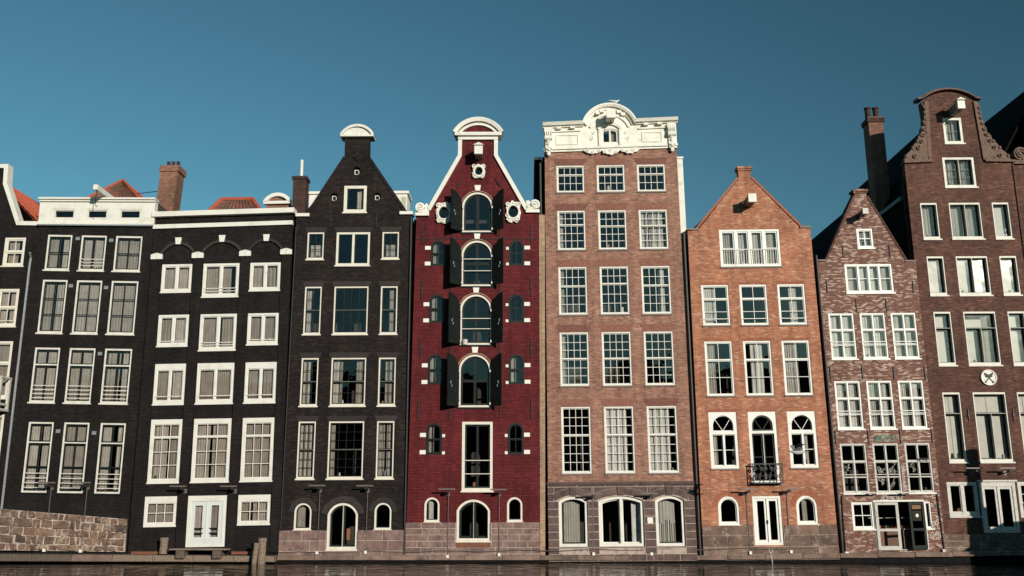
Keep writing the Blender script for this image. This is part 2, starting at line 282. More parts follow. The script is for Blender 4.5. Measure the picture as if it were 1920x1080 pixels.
# ------------------------------------------------------------ mesh builder
class MB:
    def __init__(s): s.v = []; s.f = []
    def add(s, vs, fs):
        b = len(s.v); s.v += [tuple(v) for v in vs]; s.f += [tuple(i + b for i in f) for f in fs]; return s
    def box(s, x0, x1, y0, y1, z0, z1):
        return s.add([(x0, y0, z0), (x1, y0, z0), (x1, y1, z0), (x0, y1, z0), (x0, y0, z1), (x1, y0, z1), (x1, y1, z1), (x0, y1, z1)],
                     [(0, 3, 2, 1), (4, 5, 6, 7), (0, 1, 5, 4), (1, 2, 6, 5), (2, 3, 7, 6), (3, 0, 4, 7)])
    def prism(s, poly, y0, y1, holes=()):
        if area(poly) < 0: poly = poly[::-1]
        hs = [h[::-1] if area(h) > 0 else h for h in holes]
        loops = [poly] + hs
        if not hs:
            n = len(poly); s.add([(x, y0, z) for x, z in poly] + [(x, y1, z) for x, z in poly], [tuple(range(n)), tuple(range(2 * n - 1, n - 1, -1))])
        else:
            pts = []; ed = []
            for l in loops:
                b = len(pts); pts += [Vector(p) for p in l]; ed += [(b + i, b + (i + 1) % len(l)) for i in range(len(l))]
            vo, eo, fo = delaunay_2d_cdt(pts, ed, [], 0, 1e-5)[:3]
            fs = []
            for f in fo:
                cx = sum(vo[i].x for i in f) / len(f); cz = sum(vo[i].y for i in f) / len(f)
                if inside((cx, cz), poly) and not any(inside((cx, cz), h) for h in hs):
                    f = list(f)
                    if area([(vo[i].x, vo[i].y) for i in f]) < 0: f.reverse()
                    fs.append(f)
            n = len(vo)
            s.add([(v.x, y0, v.y) for v in vo] + [(v.x, y1, v.y) for v in vo], [tuple(f) for f in fs] + [tuple(i + n for i in reversed(f)) for f in fs])
        for l in loops:
            n = len(l)
            s.add([(x, y0, z) for x, z in l] + [(x, y1, z) for x, z in l], [(i, i + n, (i + 1) % n + n, (i + 1) % n) for i in range(n)])
        return s
    def tube(s, pts, r, n=6, r2=None, cap=True):
        pts = [Vector(p) for p in pts]; b = len(s.v); m = len(pts)
        for k, p in enumerate(pts):
            d = (pts[min(k + 1, m - 1)] - pts[max(k - 1, 0)]).normalized()
            u = d.cross(Vector((0.31, 0.2, 0.93))); u = u.normalized() if u.length > 0.05 else d.cross(Vector((1, 0, 0))).normalized(); w = d.cross(u)
            rr = r if r2 is None else r + (r2 - r) * k / (m - 1)
            s.v += [tuple(p + (u * math.cos(2 * math.pi * j / n) + w * math.sin(2 * math.pi * j / n)) * rr) for j in range(n)]
        for k in range(m - 1):
            for j in range(n): s.f.append((b + k * n + j, b + k * n + (j + 1) % n, b + (k + 1) * n + (j + 1) % n, b + (k + 1) * n + j))
        if cap: s.f.append(tuple(b + j for j in reversed(range(n)))); s.f.append(tuple(b + (m - 1) * n + j for j in range(n)))
        return s
    def sweep(s, path, prof, closed=False):
        """path: (x,z) points; prof: closed loop of (offset to the left of travel, y)"""
        n = len(path); b = len(s.v); m = len(prof)
        for i in range(n):
            p = path[i]; a = path[i - 1] if (i > 0 or closed) else None; c = path[(i + 1) % n] if (i < n - 1 or closed) else None
            def nr(u, v):
                d = Vector((v[0] - u[0], v[1] - u[1])).normalized(); return Vector((-d.y, d.x))
            if a is None: nn = nr(p, c)
            elif c is None: nn = nr(a, p)
            else:
                n1, n2 = nr(a, p), nr(p, c); nn = (n1 + n2) / max(0.3, 1 + n1.dot(n2))
            s.v += [(p[0] + nn.x * o, y, p[1] + nn.y * o) for o, y in prof]
        for i in range(n if closed else n - 1):
            for j in range(m): s.f.append((b + i * m + j, b + i * m + (j + 1) % m, b + ((i + 1) % n) * m + (j + 1) % m, b + ((i + 1) % n) * m + j))
        if not closed: s.f.append(tuple(b + j for j in reversed(range(m)))); s.f.append(tuple(b + (n - 1) * m + j for j in range(m)))
        return s
    def ball(s, c, rx, ry=None, rz=None, n=8):
        ry = ry or rx; rz = rz or rx; b = len(s.v)
        for i in range(1, n // 2):
            t = math.pi * i / (n // 2)
            s.v += [(c[0] + rx * math.sin(t) * math.cos(2 * math.pi * j / n), c[1] + ry * math.sin(t) * math.sin(2 * math.pi * j / n), c[2] + rz * math.cos(t)) for j in range(n)]
        k = n // 2 - 1; s.v += [(c[0], c[1], c[2] + rz), (c[0], c[1], c[2] - rz)]; T = b + k * n
        for i in range(k - 1):
            for j in range(n): s.f.append((b + i * n + j, b + (i + 1) * n + j, b + (i + 1) * n + (j + 1) % n, b + i * n + (j + 1) % n))
        for j in range(n): s.f.append((T, b + j, b + (j + 1) % n)); s.f.append((T + 1, b + (k - 1) * n + (j + 1) % n, b + (k - 1) * n + j))
        return s
    def spiral(s, cx, cz, r, turns, y0, y1, w, flip=1, n=22):
        pts = []
        for k in range(n + 1):
            t = k / n; a = -math.pi / 2 + flip * turns * 2 * math.pi * t; rr = r * (1 - 0.8 * t); pts.append((cx + rr * math.cos(a), cz + rr * math.sin(a)))
        return s.sweep(pts, [(-w / 2, y1), (-w / 2, y0), (w / 2, y0), (w / 2, y1)])
    def chamfer(s, poly, y0, y1, c):
        """block whose front edges are bevelled by c"""
        if area(poly) < 0: poly = poly[::-1]
        q = inset(poly, c); n = len(poly)
        if len(q) != n: return s.prism(poly, y0, y1)
        s.add([(x, y0, z) for x, z in q] + [(x, y0 + c, z) for x, z in poly] + [(x, y1, z) for x, z in poly],
              [tuple(range(n))] + [(i, i + n, (i + 1) % n + n, (i + 1) % n) for i in range(n)] + [(i + n, i + 2 * n, (i + 1) % n + 2 * n, (i + 1) % n + n) for i in range(n)])
        return s
    def roof(s, xe0, ze0, xr, zr, xe1, ze1, y0, y1, t=0.12):
        """two slopes from eaves to a ridge running back along y"""
        for (xa, za) in ((xe0, ze0), (xe1, ze1)):
            s.prism([(xa, za), (xr, zr), (xr, zr + t), (xa, za + t)], y0, y1)
        return s

_cache = {}
SK = [0.0]
def make(name, mb, mat, parent=None, loc=(0, 0, 0), rot=None, key=None, smooth=False, kind=None):
    sk = SK[0] if parent is not None else 0.0
    if key is not None and (key, mat.name, sk) in _cache: me = _cache[(key, mat.name, sk)]
    else:
        vs = mb.v if not sk else [(x, y, z + sk * x) for x, y, z in mb.v]
        me = bpy.data.meshes.new(name); me.from_pydata(vs, [], mb.f); me.materials.append(mat)
        if smooth:
            me.polygons.foreach_set('use_smooth', [True] * len(me.polygons))
        me.update()
        if key is not None: _cache[(key, mat.name, sk)] = me
    o = bpy.data.objects.new(name, me); C.objects.link(o)
    o.parent = parent; o.location = (loc[0], loc[1], loc[2] + sk * loc[0])
    if rot: o.rotation_euler = rot
    if kind: o['kind'] = kind
    return o
def tag(o, label, cat, group=None):
    o['label'] = label; o['category'] = cat
    if group: o['group'] = group
    return o
def empty(name, loc, rot=(0, 0, 0)):
    o = bpy.data.objects.new(name, None); C.objects.link(o); o.location = loc; o.rotation_euler = rot; o.empty_display_size = 0.3; return o

# ------------------------------------------------------------ houses
class House:
    def __init__(s, name, label, loc, rot, poly, mat, sk=0, depth=9, wy=0.0, white=WHITE):
        s.root = empty(name, loc, tuple(R(a) for a in rot)); tag(s.root, label, 'house', 'canal houses in the row')
        s.poly = poly; s.mat = mat; s.open = []; s.depth = depth; SK[0] = sk; s.wy = wy; s.white = white
    def part(s, name, mb, mat, parent=None, **k): return make(name, mb, mat, parent or s.root, **k)
    def wall(s, name='wall'): return s.part(name, MB().prism(s.poly, s.wy, s.wy + 0.32, [inset(o, 0.004) for o in s.open]), s.mat)
    def shell(s, W, ze, top=None, room=True, sides=(TAR, TAR), floors=()):
        d = s.depth
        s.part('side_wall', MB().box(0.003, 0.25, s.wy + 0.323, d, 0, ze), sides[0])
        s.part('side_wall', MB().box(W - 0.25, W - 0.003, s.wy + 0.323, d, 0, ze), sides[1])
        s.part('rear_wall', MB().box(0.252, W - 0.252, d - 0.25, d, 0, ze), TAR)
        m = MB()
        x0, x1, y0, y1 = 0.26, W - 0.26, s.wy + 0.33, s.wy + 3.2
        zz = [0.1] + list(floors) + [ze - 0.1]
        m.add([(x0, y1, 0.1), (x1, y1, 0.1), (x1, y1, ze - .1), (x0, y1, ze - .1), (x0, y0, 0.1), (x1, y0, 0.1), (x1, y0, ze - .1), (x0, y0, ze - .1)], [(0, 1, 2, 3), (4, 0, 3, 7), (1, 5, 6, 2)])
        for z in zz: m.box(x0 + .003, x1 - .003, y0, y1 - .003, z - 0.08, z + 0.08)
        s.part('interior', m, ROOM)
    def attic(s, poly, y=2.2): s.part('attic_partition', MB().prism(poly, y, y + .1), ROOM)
    def win(s, rect, rise=0, name='window', fw=0.09, head=None, foot=None, frame=WHITE, sash=WHITE, sw=0.045, rec=0.02, sd=0.035, lights=((0, 0, 1, 1, 1, 1),), mt=0.06,
            bars=None, bw=0.026, cur=(), rails=(), railm=WHITE, sill=True, sillm=None, hole=True, glass=None, poly=None, light_polys=None, bar_polys=(), label=None):
        x0, z0, x1, z1 = rect; rec += s.wy; bars = bars or sash; glass = glass or GLASS
        frame, sash, bars, sillm, railm = (s.white if q_ is WHITE else q_ for q_ in (frame, sash, bars, sillm, railm))
        outer = poly or outline(x0, z0, x1, z1, rise)
        if hole: s.open.append(outer)
        if rise > 0: inner = inset(outer, fw)
        else: inner = outline(x0 + fw, z0 + (foot or fw), x1 - fw, z1 - (head or fw))
        ix0, iz0, ix1, iz1 = bbox(inner); iw, ih = ix1 - ix0, iz1 - iz0
        lp = []
        for (a, b, c, d, nc, nr) in lights:
            q = clip(inner, ix0 + a * iw + (mt / 2 if a > 0 else -1), iz0 + b * ih + (mt / 2 if b > 0 else -1), ix0 + c * iw - (mt / 2 if c < 1 else -1), iz0 + d * ih - (mt / 2 if d < 1 else -1))
            if len(q) > 2: lp.append((q, nc, nr))
        if light_polys: lp += light_polys
        w = s.part(name, MB().prism(outer, rec, rec + sd + 0.09, [q for q, _, _ in lp]), frame)
        if label: w['label'] = label
        gy = rec + sd + 0.022
        for q, nc, nr in lp:
            sh = inset(q, sw); s.part('sash', MB().prism(q, rec + sd, rec + sd + 0.045, [sh]), sash, w)
            a0, b0, a1, b1 = bbox(sh); cw, ch = (a1 - a0) / nc, (b1 - b0) / nr
            if nc * nr > 1:
                m = MB()
                for i in range(1, nc): 
                    g = clip(sh, a0 + i * cw - bw / 2, b0, a0 + i * cw + bw / 2, b1)
                    if len(g) > 2: m.prism(g, rec + sd + 0.003, rec + sd + 0.041)
                for j in range(1, nr):
                    g = clip(sh, a0, b0 + j * ch - bw / 2, a1, b0 + j * ch + bw / 2)
                    if len(g) > 2: m.prism(g, rec + sd + 0.0045, rec + sd + 0.0395)
                s.part('glazing_bars', m, bars, w)
            for i in range(nc):
                for j in range(nr):
                    g = clip(sh, a0 + i * cw + (bw * .4 if i else -.01), b0 + j * ch + (bw * .4 if j else -.01), a0 + (i + 1) * cw - (bw * .4 if i < nc - 1 else -.01), b0 + (j + 1) * ch - (bw * .4 if j < nr - 1 else -.01))
                    if len(g) < 3: continue
                    e = bbox(g); cx, cz = (e[0] + e[2]) / 2, (e[1] + e[3]) / 2
                    lg = [(round(x - cx, 3), round(z - cz, 3)) for x, z in g]
                    s.part('pane', MB().prism(lg, -0.003, 0.003), glass, w, loc=(cx, gy, cz), rot=(R(random.gauss(0, .35)), 0, R(random.gauss(0, .35))), key=('pane', tuple(lg)))
        for bp in bar_polys: s.part('glazing_bar', MB().prism(bp, rec + sd - 0.002, rec + sd + 0.043), bars, w)
        vc = []
        for c in cur:     # some nets hang open in the middle, some are drawn to one side
            rr = random.random()
            if c[1] - c[0] > .95 and len(c) == 3 and rr < .5:
                g0 = random.uniform(.35, .6); g1 = g0 + random.uniform(.05, .22); vc += [(0, g0, c[2]), (g1, 1, c[2])] if rr < .38 else [(0, random.uniform(.6, .9), c[2])]
            else: vc.append(c)
        for c in vc:
            f0, f1, cm = c[:3]; zl, zh = (c[3], c[4]) if len(c) > 4 else (0, 1)
            s.curtain(w, ix0 + f0 * iw, ix0 + f1 * iw, iz0 + zl * ih - .02, iz0 + zh * ih + .02, rec + sd + 0.16, cm)
        if name == 'window' and sill and rise == 0 and random.random() < .4:
            ox = ix0 + iw * random.uniform(.15, .85); ow = random.uniform(.04, .08); oh = random.uniform(.1, .26)
            s.part('sill_ornament', MB().tube([(ox, rec + sd + .10, iz0), (ox, rec + sd + .10, iz0 + oh * .55), (ox, rec + sd + .10, iz0 + oh)], ow, 8, ow * random.uniform(.4, 1.1)), random.choice((TERRA, CREAM, LEAF, LEAD, CARD, GREYW)), w)
        if rails:
            m = MB()
            for r in rails: m.box(ix0 - .02, ix1 + .02, rec - 0.03, rec - 0.004, iz0 + r * ih - .014, iz0 + r * ih + .014)
            s.part('guard_rail', m, railm, w)
        if sill: s.part('sill', MB().box(x0 - .035, x1 + .035, s.wy - .055, rec + .01, z0 - .055, z0 + .004), sillm or frame, w)
        return w
    def curtain(s, parent, x0, x1, z0, z1, y, mat):
        w = x1 - x0; nf = max(2, int(w / random.uniform(.075, .13))); nx = nf * 6; nz = 4; m = MB(); ph = random.random() * 6; sg = random.uniform(-.3, .3)
        for j in range(nz + 1):
            for i in range(nx + 1):
                t = i / nx; u = j / nz; amp = (0.022 if w < .6 else .013) * (0.7 + 0.5 * math.sin(3 * t * nf * 0.37 + ph))
                xx = x0 + w * t + sg * 0.10 * w * (u * (1 - u)) * 1.4
                m.v.append((xx, y + amp * math.sin(2 * math.pi * nf * t + ph + 0.5 * math.sin(4 * t + ph)) + 0.01 * math.sin(u * 3 + t * 9), z1 + (z0 - z1) * u))
        for j in range(nz):
            for i in range(nx): a = j * (nx + 1) + i; m.f.append((a, a + nx + 1, a + nx + 2, a + 1))
        s.part('curtain', m, mat, parent, smooth=True)
    def anchor(s, x, z, h=0.9): s.part('wall_anchor', MB().box(-.02, .02, -.05, -.002, -h / 2, h / 2).box(-.045, .045, -.06, -.003, -.05, .05), IRON, loc=(x, 0, z), key=('anch', h))
    def flat_arch(s, x0, x1, z, h, mat, splay=0.12, proud=0.006, bw=0.075):
        n = int((x1 - x0) / bw); m = MB()
        for k in range(n):
            a, b = k / n, (k + 1) / n; e = 0.006
            m.prism([(x0 + (x1 - x0) * a + e, z), (x0 + (x1 - x0) * b - e, z), (x0 - splay + (x1 - x0 + 2 * splay) * b - e, z + h), (x0 - splay + (x1 - x0 + 2 * splay) * a + e, z + h)], s.wy - proud, s.wy + .05)
        s.part('brick_lintel', m, mat, kind='stuff')
    def ring_arch(s, x0, x1, zs, rise, th, mat, proud=0.007, n=22, gap=0.006):
        """voussoirs on an arc; one joined part"""
        a = arcpts(x0, x1, zs, rise, n); b = [];  m = MB()
        w = x1 - x0; rr = (w * w / 4 + rise * rise) / (2 * rise); c = Vector(((x0 + x1) / 2, zs + rise - rr))
        for p in a: d = (Vector(p) - c).normalized(); b.append(tuple(Vector(p) + d * th))
        for k in range(n):
            q = inset([a[k], b[k], b[k + 1], a[k + 1]][::-1], gap) if area([a[k], b[k], b[k + 1], a[k + 1]]) < 0 else inset([a[k], b[k], b[k + 1], a[k + 1]], gap)
            m.prism(q, s.wy - proud, s.wy + .05)
        return s.part('arch_voussoirs', m, mat, kind='stuff')
    def hoist(s, x, z, out=0.9, w=0.26, h=0.30, capm=WHITE, beam=BEAMW, hood=True):
        o = s.part('hoist_beam', MB().box(x - w / 2, x + w / 2, -out + 0.16, 0.01, z - h / 2, z + h / 2), beam)
        m = MB().box(x - w / 2 - .03, x + w / 2 + .03, -out, -out + .163, z - h / 2 - .02, z + h / 2 + .03)
        if hood:
            a, b, t = w / 2 + .09, z + h / 2 + .032, 0.15
            m.add([(x - a, -out - .08, b), (x + a, -out - .08, b), (x + a, -out + .3, b), (x - a, -out + .3, b), (x, -out + .0, b + t), (x, -out + .3, b + t)], [(0, 3, 2, 1), (0, 1, 4), (1, 2, 5, 4), (2, 3, 5), (3, 0, 4, 5)])
        s.part('beam_cap', m, capm, o)
        s.part('hook', MB().tube([(x, -out + .3, z - h / 2 - .001), (x, -out + .3, z - h / 2 - .16), (x + .05, -out + .3, z - h / 2 - .21), (x + .08, -out + .3, z - h / 2 - .15)], .014, 5), IRON, o)
    def pipe(s, pts, r, mat, name='drainpipe'):
        o = s.part(name, MB().tube(pts, r, 8), mat)
        return o

def stones(H, parent, rects, y0, mat, joint=0.024, c=0.006, thick=0.14, name='stone'):
    for (x0, z0, x1, z1) in rects:
        if x1 - x0 < 0.05 or z1 - z0 < 0.04: continue
        w, h = round(x1 - x0 - joint, 3), round(z1 - z0 - joint, 3); p = random.choice((0, .002, .004, .006))
        H.part(name, MB().chamfer([(-w / 2, -h / 2), (w / 2, -h / 2), (w / 2, h / 2), (-w / 2, h / 2)], -thick / 2, thick / 2, c), mat, parent, loc=((x0 + x1) / 2, y0 + thick / 2 - p, (z0 + z1) / 2), key=('stone', w, h, thick, c))
def courses(x0, x1, zs, lens, skips=(), off=0.5):
    """rectangles of coursed stone between x0 and x1; skips: (x0,z0,x1,z1) left open"""
    out = []
    for k in range(len(zs) - 1):
        za, zb = zs[k], zs[k + 1]; sp = [(x0, x1)]
        for (a, b, c, d) in skips:
            if d > za + .02 and b < zb - .02:
                ns = []
                for (p, q) in sp:
                    if c <= p or a >= q: ns.append((p, q)); continue
                    if a > p: ns.append((p, a))
                    if c < q: ns.append((c, q))
                sp = ns
        for (p, q) in sp:
            L = lens * random.uniform(.9, 1.1); n = max(1, round((q - p) / L)); st = (q - p) / n
            cuts = [p] + [p + st * (i + (off if (k % 2 and n > 1) else 0) * 0.7 + random.uniform(-.06, .06)) for i in range(1, n)] + [q]
            cuts = [min(max(cc, p), q) for cc in cuts]
            out += [(cuts[i], za, cuts[i + 1], zb) for i in range(len(cuts) - 1)]
    return out
def tiles(W, D, cols, rows, amp=0.035, step=0.025):
    """a sheet of pantiles: waves across, stepped courses up the slope (local x across, y up the slope, z proud)"""
    m = MB(); sub = 4; nx = cols * sub
    for r in range(rows):
        for e in (0, 1):
            for i in range(nx + 1):
                m.v.append((W * i / nx, D * (r + e) / rows, amp * math.sin(2 * math.pi * i / sub) + (step if e == 0 else 0)))
    for r in range(2 * rows - 1):
        for i in range(nx): a = r * (nx + 1) + i; m.f.append((a, a + 1, a + nx + 2, a + nx + 1))
    return m
def tiled_quad(H, name, p0, p1, p2, p3, mat, parent=None, size=0.26):
    """pantiles on the quad p0 p1 (eave) p2 p3 (ridge), bilinear"""
    p0, p1, p2, p3 = (Vector(p) for p in (p0, p1, p2, p3)); W = max((p1 - p0).length, (p2 - p3).length); D = (p3 - p0).length
    m = tiles(1, 1, max(2, int(W / size)), max(2, int(D / (size * 1.2)))); nn = (p1 - p0).cross(p3 - p0).normalized()
    m.v = [tuple(p0 * (1 - x) * (1 - y) + p1 * x * (1 - y) + p2 * x * y + p3 * (1 - x) * y + nn * z) for x, y, z in m.v]
    return H.part(name, m, mat, parent)

HOUSES_START = True
# ---- setting: water, land behind, quay
def struct(name, mb, mat):
    o = make(name, mb, mat); o['kind'] = 'structure'; return o
struct('water', MB().add([(-900, -900, 0), (900, -900, 0), (900, 1.2, 0), (-900, 1.2, 0)], [(0, 1, 2, 3)]), water_mat())
struct('ground', MB().add([(-900, 1.0, 0.02), (900, 1.0, 0.02), (900, 1500, 0.02), (-900, 1500, 0.02)], [(0, 1, 2, 3)]), SILLS)
q = struct('quay', MB().box(-27, 27, 0.02, 0.9, -1.5, 0.30).box(-27, -9.4, .022, .9, .30, .42), TAR)
for k in range(11):   # long timber and stone beams that cap the quay at the left
    x0 = -27 + k * 1.6; x1 = min(x0 + 1.59, -9.4)
    if x1 > x0: make('capping_beam', MB().chamfer([(x0, .10 - .004 * k), (x1, .096 - .004 * k), (x1, .40 - .012 * k), (x0, .412 - .012 * k)], -.55 + random.uniform(-.02, .02), .02, .03), WOOD if k > 6 else (WOODD if k % 3 else ST_QUAY), q)
for k in range(20):
    x0 = -9.38 + k * 1.5; x1 = min(x0 + 1.49, 27); zt = .30 + (max(0, x0 - 7) * .014)
    make('ledge_stone', MB().chamfer([(x0, zt - .20), (x1, zt - .20), (x1, zt - .02), (x0, zt - .02)], -.13 + random.uniform(-.012, .012), .02, .015), ST_QUAY, q)

# the far bank behind the viewer: what windows and water mirror
m = MB().box(-260, 260, -140, -62, -1.5, 1.4); x = -150
while x < 150:
    w_ = random.uniform(6, 11); h_ = random.uniform(14, 18.5); m.prism([(x, 1.4), (x + w_ - .02, 1.4), (x + w_ - .02, h_), (x + w_ / 2, h_ + random.choice((.3, 1.5))), (x, h_)], -100, -74); x += w_
struct('opposite_bank', m, B_DRK)
make('cable', MB().tube([(-9.3 + .8 * k, -.135, .40 + .03 * math.sin(k * 1.7) + .006 * k) for k in range(28)], .014, 5), LAMPM, q)
# ============================================================ house 0: black, far left, cut by the frame
H = House('canal_house', 'black brick house cut off by the left edge, white edged neck gable and orange roof', (-25.64, 0, 0.45), (0.02, -0.39, 0.05),
    [(0, 0), (5.2, 0), (5.2, 13.72), (4.3, 13.74), (3.55, 15.5), (3.5, 16.3), (1.7, 16.3), (1.65, 15.5), (.9, 13.74), (0, 13.72)], B_BLACK, white=W_WARM)
for (x0, z0, x1, z1) in ((3.76, 11.77, 4.67, 13.05), (3.74, 9.13, 4.65, 10.77)):
    H.win((x0, z0, x1, z1), fw=.1, lights=((0, .5, 1, 1, 2, 1), (0, 0, 1, .5, 2, 1)), cur=((0, 1, NETB),), rails=(.1,) if z0 < 10 else ())
H.win((3.72, 6.09, 4.64, 8.5), fw=.09, lights=((0, .62, 1, 1, 1, 1), (0, 0, 1, .62, 1, 1)), cur=((0, 1, NETB),))
H.win((3.72, 3.1, 4.64, 5.43), fw=.09, lights=((0, .66, 1, 1, 1, 1), (0, 0, 1, .66, 1, 3)), cur=((0, 1, NETB),), rails=(.08, .16, .24))
H.wall(); H.shell(5.2, 13.7, floors=(3, 5.9, 8.8, 11.5))
prof = lambda w, a, b: [(-w, b), (-w, a), (0, a), (0, b)]
H.part('gable_coping', MB().sweep([(5.2, 13.72), (4.33, 13.74), (3.58, 15.5), (3.53, 16.37), (1.67, 16.37), (1.62, 15.5), (.87, 13.74), (0, 13.72)], [(.16, .34), (.16, -.09), (-.02, -.09), (-.02, .34)]), WHITE)
rf = H.part('roof', MB().prism([(.1, 13.6), (2.6, 16.0), (2.6, 16.1), (.1, 13.7)], .34, 6).add([(5.14, .36, 13.55), (5.14, 7, 13.55), (2.6, 3.4, 16.0), (2.6, .36, 16.0)], [(0, 1, 2, 3)]), TILE_R)
tiled_quad(H, 'roof_tiles', (5.16, .36, 13.6), (5.16, 7, 13.6), (2.62, 3.4, 16.06), (2.62, .36, 16.06), TILE_R, rf)
H.pipe([(5.07, -.3, 12.28), (5.02, -.1, 12.1), (5.0, -.08, 11.7), (5.0, -.08, 1.6), (5.02, -.25, 1.2)], .05, ZINC)
b = H.part('balcony', MB().box(3.2, 4.78, -.78, -.002, 5.52, 5.62), GREYW)
m = MB()
for (x, y) in ((3.26, -.72), (4.0, -.72), (4.72, -.72), (4.72, -.06)): m.box(x - .05, x + .05, y - .05, y + .05, 5.623, 6.85)
m.box(3.2, 4.78, -.78, -.66, 6.853, 6.93).box(4.66, 4.78, -.655, -.002, 6.853, 6.93).box(3.32, 4.66, -.75, -.69, 5.75, 5.84).box(4.69, 4.75, -.66, -.12, 5.75, 5.84)
H.part('railing', m, GREYW, b)
m = MB()
for k in range(5): m.tube([(3.45 + .22 * k, -.72, 5.84), (3.4 + .22 * k, -.72, 6.3), (3.5 + .22 * k, -.72, 6.85)], .014, 5)
H.part('baluster', m, IRON, b)

# ============================================================ house 1: black with the white attic box
sk = -0.015
H = House('canal_house', 'black house with a white box attic, three attic windows and rough stone footing', (-20.44, 0, 0.486), (0.34, -0.04, 0.93),
    [(0, 0), (4.93, 0), (4.87, 13.66), (-.08, 13.66)], B_BLACK, sk=sk, white=W_GREY)
CX = ((.36, 1.42), (1.81, 2.90), (3.29, 4.44))
for k, (x0, x1) in enumerate(CX):
    kw = dict(sash=BLACKP, cur=((0, 1, NETG),), fw=.072, head=.085, foot=.085)
    if k == 1: H.win((x0, 11.58, x1, 13.16), lights=((0, 0, 1, 1, 2, 1),), bw=.1, rails=(.1, .2, .3), **kw)
    else: H.win((x0, 11.58, x1, 13.16), lights=((0, 0, 1, 1, 2, 2),), bw=.045, **kw)
    H.win((x0, 8.84, x1, 11.16), lights=((0, 0, 1, 1, 2, 3),), bw=.036, **kw)
    H.win((x0, 5.92, x1, 8.23), lights=((0, .70, 1, 1, 2, 1), (0, 0, 1, .70, 2, 1)), bw=.085, mt=.06, rails=(.05, .13, .21, .29), **kw)
for k, (x0, x1) in enumerate(((.45, 1.49), (1.91, 2.96), (3.41, 4.46))):
    H.win((x0, 2.26, x1, 5.12), lights=((0, .72, 1, 1, 2, 1), (0, 0, 1, .72, 2, 2)), bw=.06, mt=.05, sash=BLACKP, sw=.055, cur=((0, 1, NETG),), fw=.075, rails=(.05, .12, .19, .26), sillm=BLACKP)
H.wall(); H.shell(4.93, 13.6, floors=(1.9, 5.5, 8.5, 11.4))
for (x, z) in ((1.66, 13.0), (3.1, 12.95), (1.58, 10.9), (3.08, 10.85), (3.1, 8.0), (1.7, 4.75), (3.18, 4.7)): H.part('vent_grille', MB().box(-.09, .09, -.012, .01, -.07, .07).box(-.07, .07, -.02, -.011, -.02, .0).box(-.07, .07, -.02, -.011, .03, .05), LEAD, loc=(x, 0, z), key='vent')
SK[0] = 0
a = MB(); att = [outline(x0, 13.84, x1, 14.30) for x0, x1 in ((.49, 1.44), (1.92, 2.86), (3.34, 4.30))]
cb = H.part('attic_box', a.prism([(-.1, 13.62), (4.88, 13.60), (4.86, 14.72), (-.12, 14.70)], -.05, .3, att), WHITE)
for o in att:
    x0, z0, x1, z1 = bbox(o)
    H.win((x0, z0, x1, z1), fw=.06, hole=False, rec=-.03, sash=WHITE, sw=.03, sill=False, cur=())
H.part('cornice', MB().box(-.14, 4.9, -.22, .3, 14.70, 14.78).box(-.12, 4.88, -.14, -.05, 14.62, 14.70).box(-.12, 4.88, -.12, -.05, 13.58, 13.66), WHITE, cb)
H.part('gutter', MB().tube([(-.1, -.1, 13.56), (4.88, -.1, 13.54)], .04, 6), LEAD, cb)
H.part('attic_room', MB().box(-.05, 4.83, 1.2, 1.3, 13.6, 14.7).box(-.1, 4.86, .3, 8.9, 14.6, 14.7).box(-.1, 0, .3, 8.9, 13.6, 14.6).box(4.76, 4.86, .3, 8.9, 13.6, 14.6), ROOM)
rf = H.part('hip_roof', MB().add([(.6, 1.2, 14.7), (4.0, 1.2, 14.7), (4.0, 7.5, 14.7), (.6, 7.5, 14.7), (1.85, 3.5, 16.75), (1.85, 5, 16.75)], [(0, 1, 4), (1, 2, 5, 4), (2, 3, 5), (3, 0, 4, 5)]), TILE_M)
tiled_quad(H, 'roof_tiles', (.6, 1.16, 14.74), (4.0, 1.16, 14.74), (1.87, 3.46, 16.81), (1.83, 3.46, 16.81), TILE_M, rf)
tiled_quad(H, 'roof_tiles', (4.05, 1.2, 14.74), (4.05, 7.5, 14.74), (1.9, 5, 16.81), (1.9, 3.5, 16.81), TILE_R, rf)
H.part('ridge_tiles', MB().tube([(4.05, 1.15, 14.76), (1.87, 3.46, 16.85)], .07, 8).tube([(.58, 1.15, 14.76), (1.83, 3.46, 16.85)], .07, 8), TILE_R, rf)
o = H.part('hoist_beam', MB().box(2.6, 2.78, -1.1, .9, 14.84, 15.06), WHITE)
H.part('hook', MB().tube([(2.69, -.95, 14.84), (2.69, -.95, 14.2), (2.75, -.95, 14.1), (2.8, -.95, 14.18)], .014, 5), IRON, o)
SK[0] = sk
fb = H.part('footing', MB().prism([(-.2, 0), (4.9, 0), (4.86, 1.27), (-.2, 1.60)], -.1, .02), ST_MOR)
zt = lambda x: 1.60 - (x + .2) * .065
rows = [0, .22, .50, .76, 1.06, 1.30]
for j in range(5):
    x = -.2
    while x < 4.86:
        w = random.uniform(.16, .44) if random.random() > .2 else random.uniform(.5, .8); x1 = min(x + w, 4.88)
        if 4.88 - x1 < .15: x1 = 4.88
        s = lambda xx, r: zt(xx) * (rows[r] / rows[5])
        e = lambda: random.uniform(-.04, .04)
        P = [(x + .014 + e(), s(x, j) + .014 + e()), ((x + x1) / 2, s((x + x1) / 2, j) + .012), (x1 - .014 + e(), s(x1, j) + .014 + e()), (x1 - .014 + e(), s(x1, j + 1) - .014 + e()), ((x + x1) / 2 + e(), s((x + x1) / 2, j + 1) - .01), (x + .014 + e(), s(x, j + 1) - .014 + e())]
        H.part('stone', MB().chamfer(P, -.14 + random.uniform(-.03, .03), -.05, .03), ST_RUB, fb); x = x1

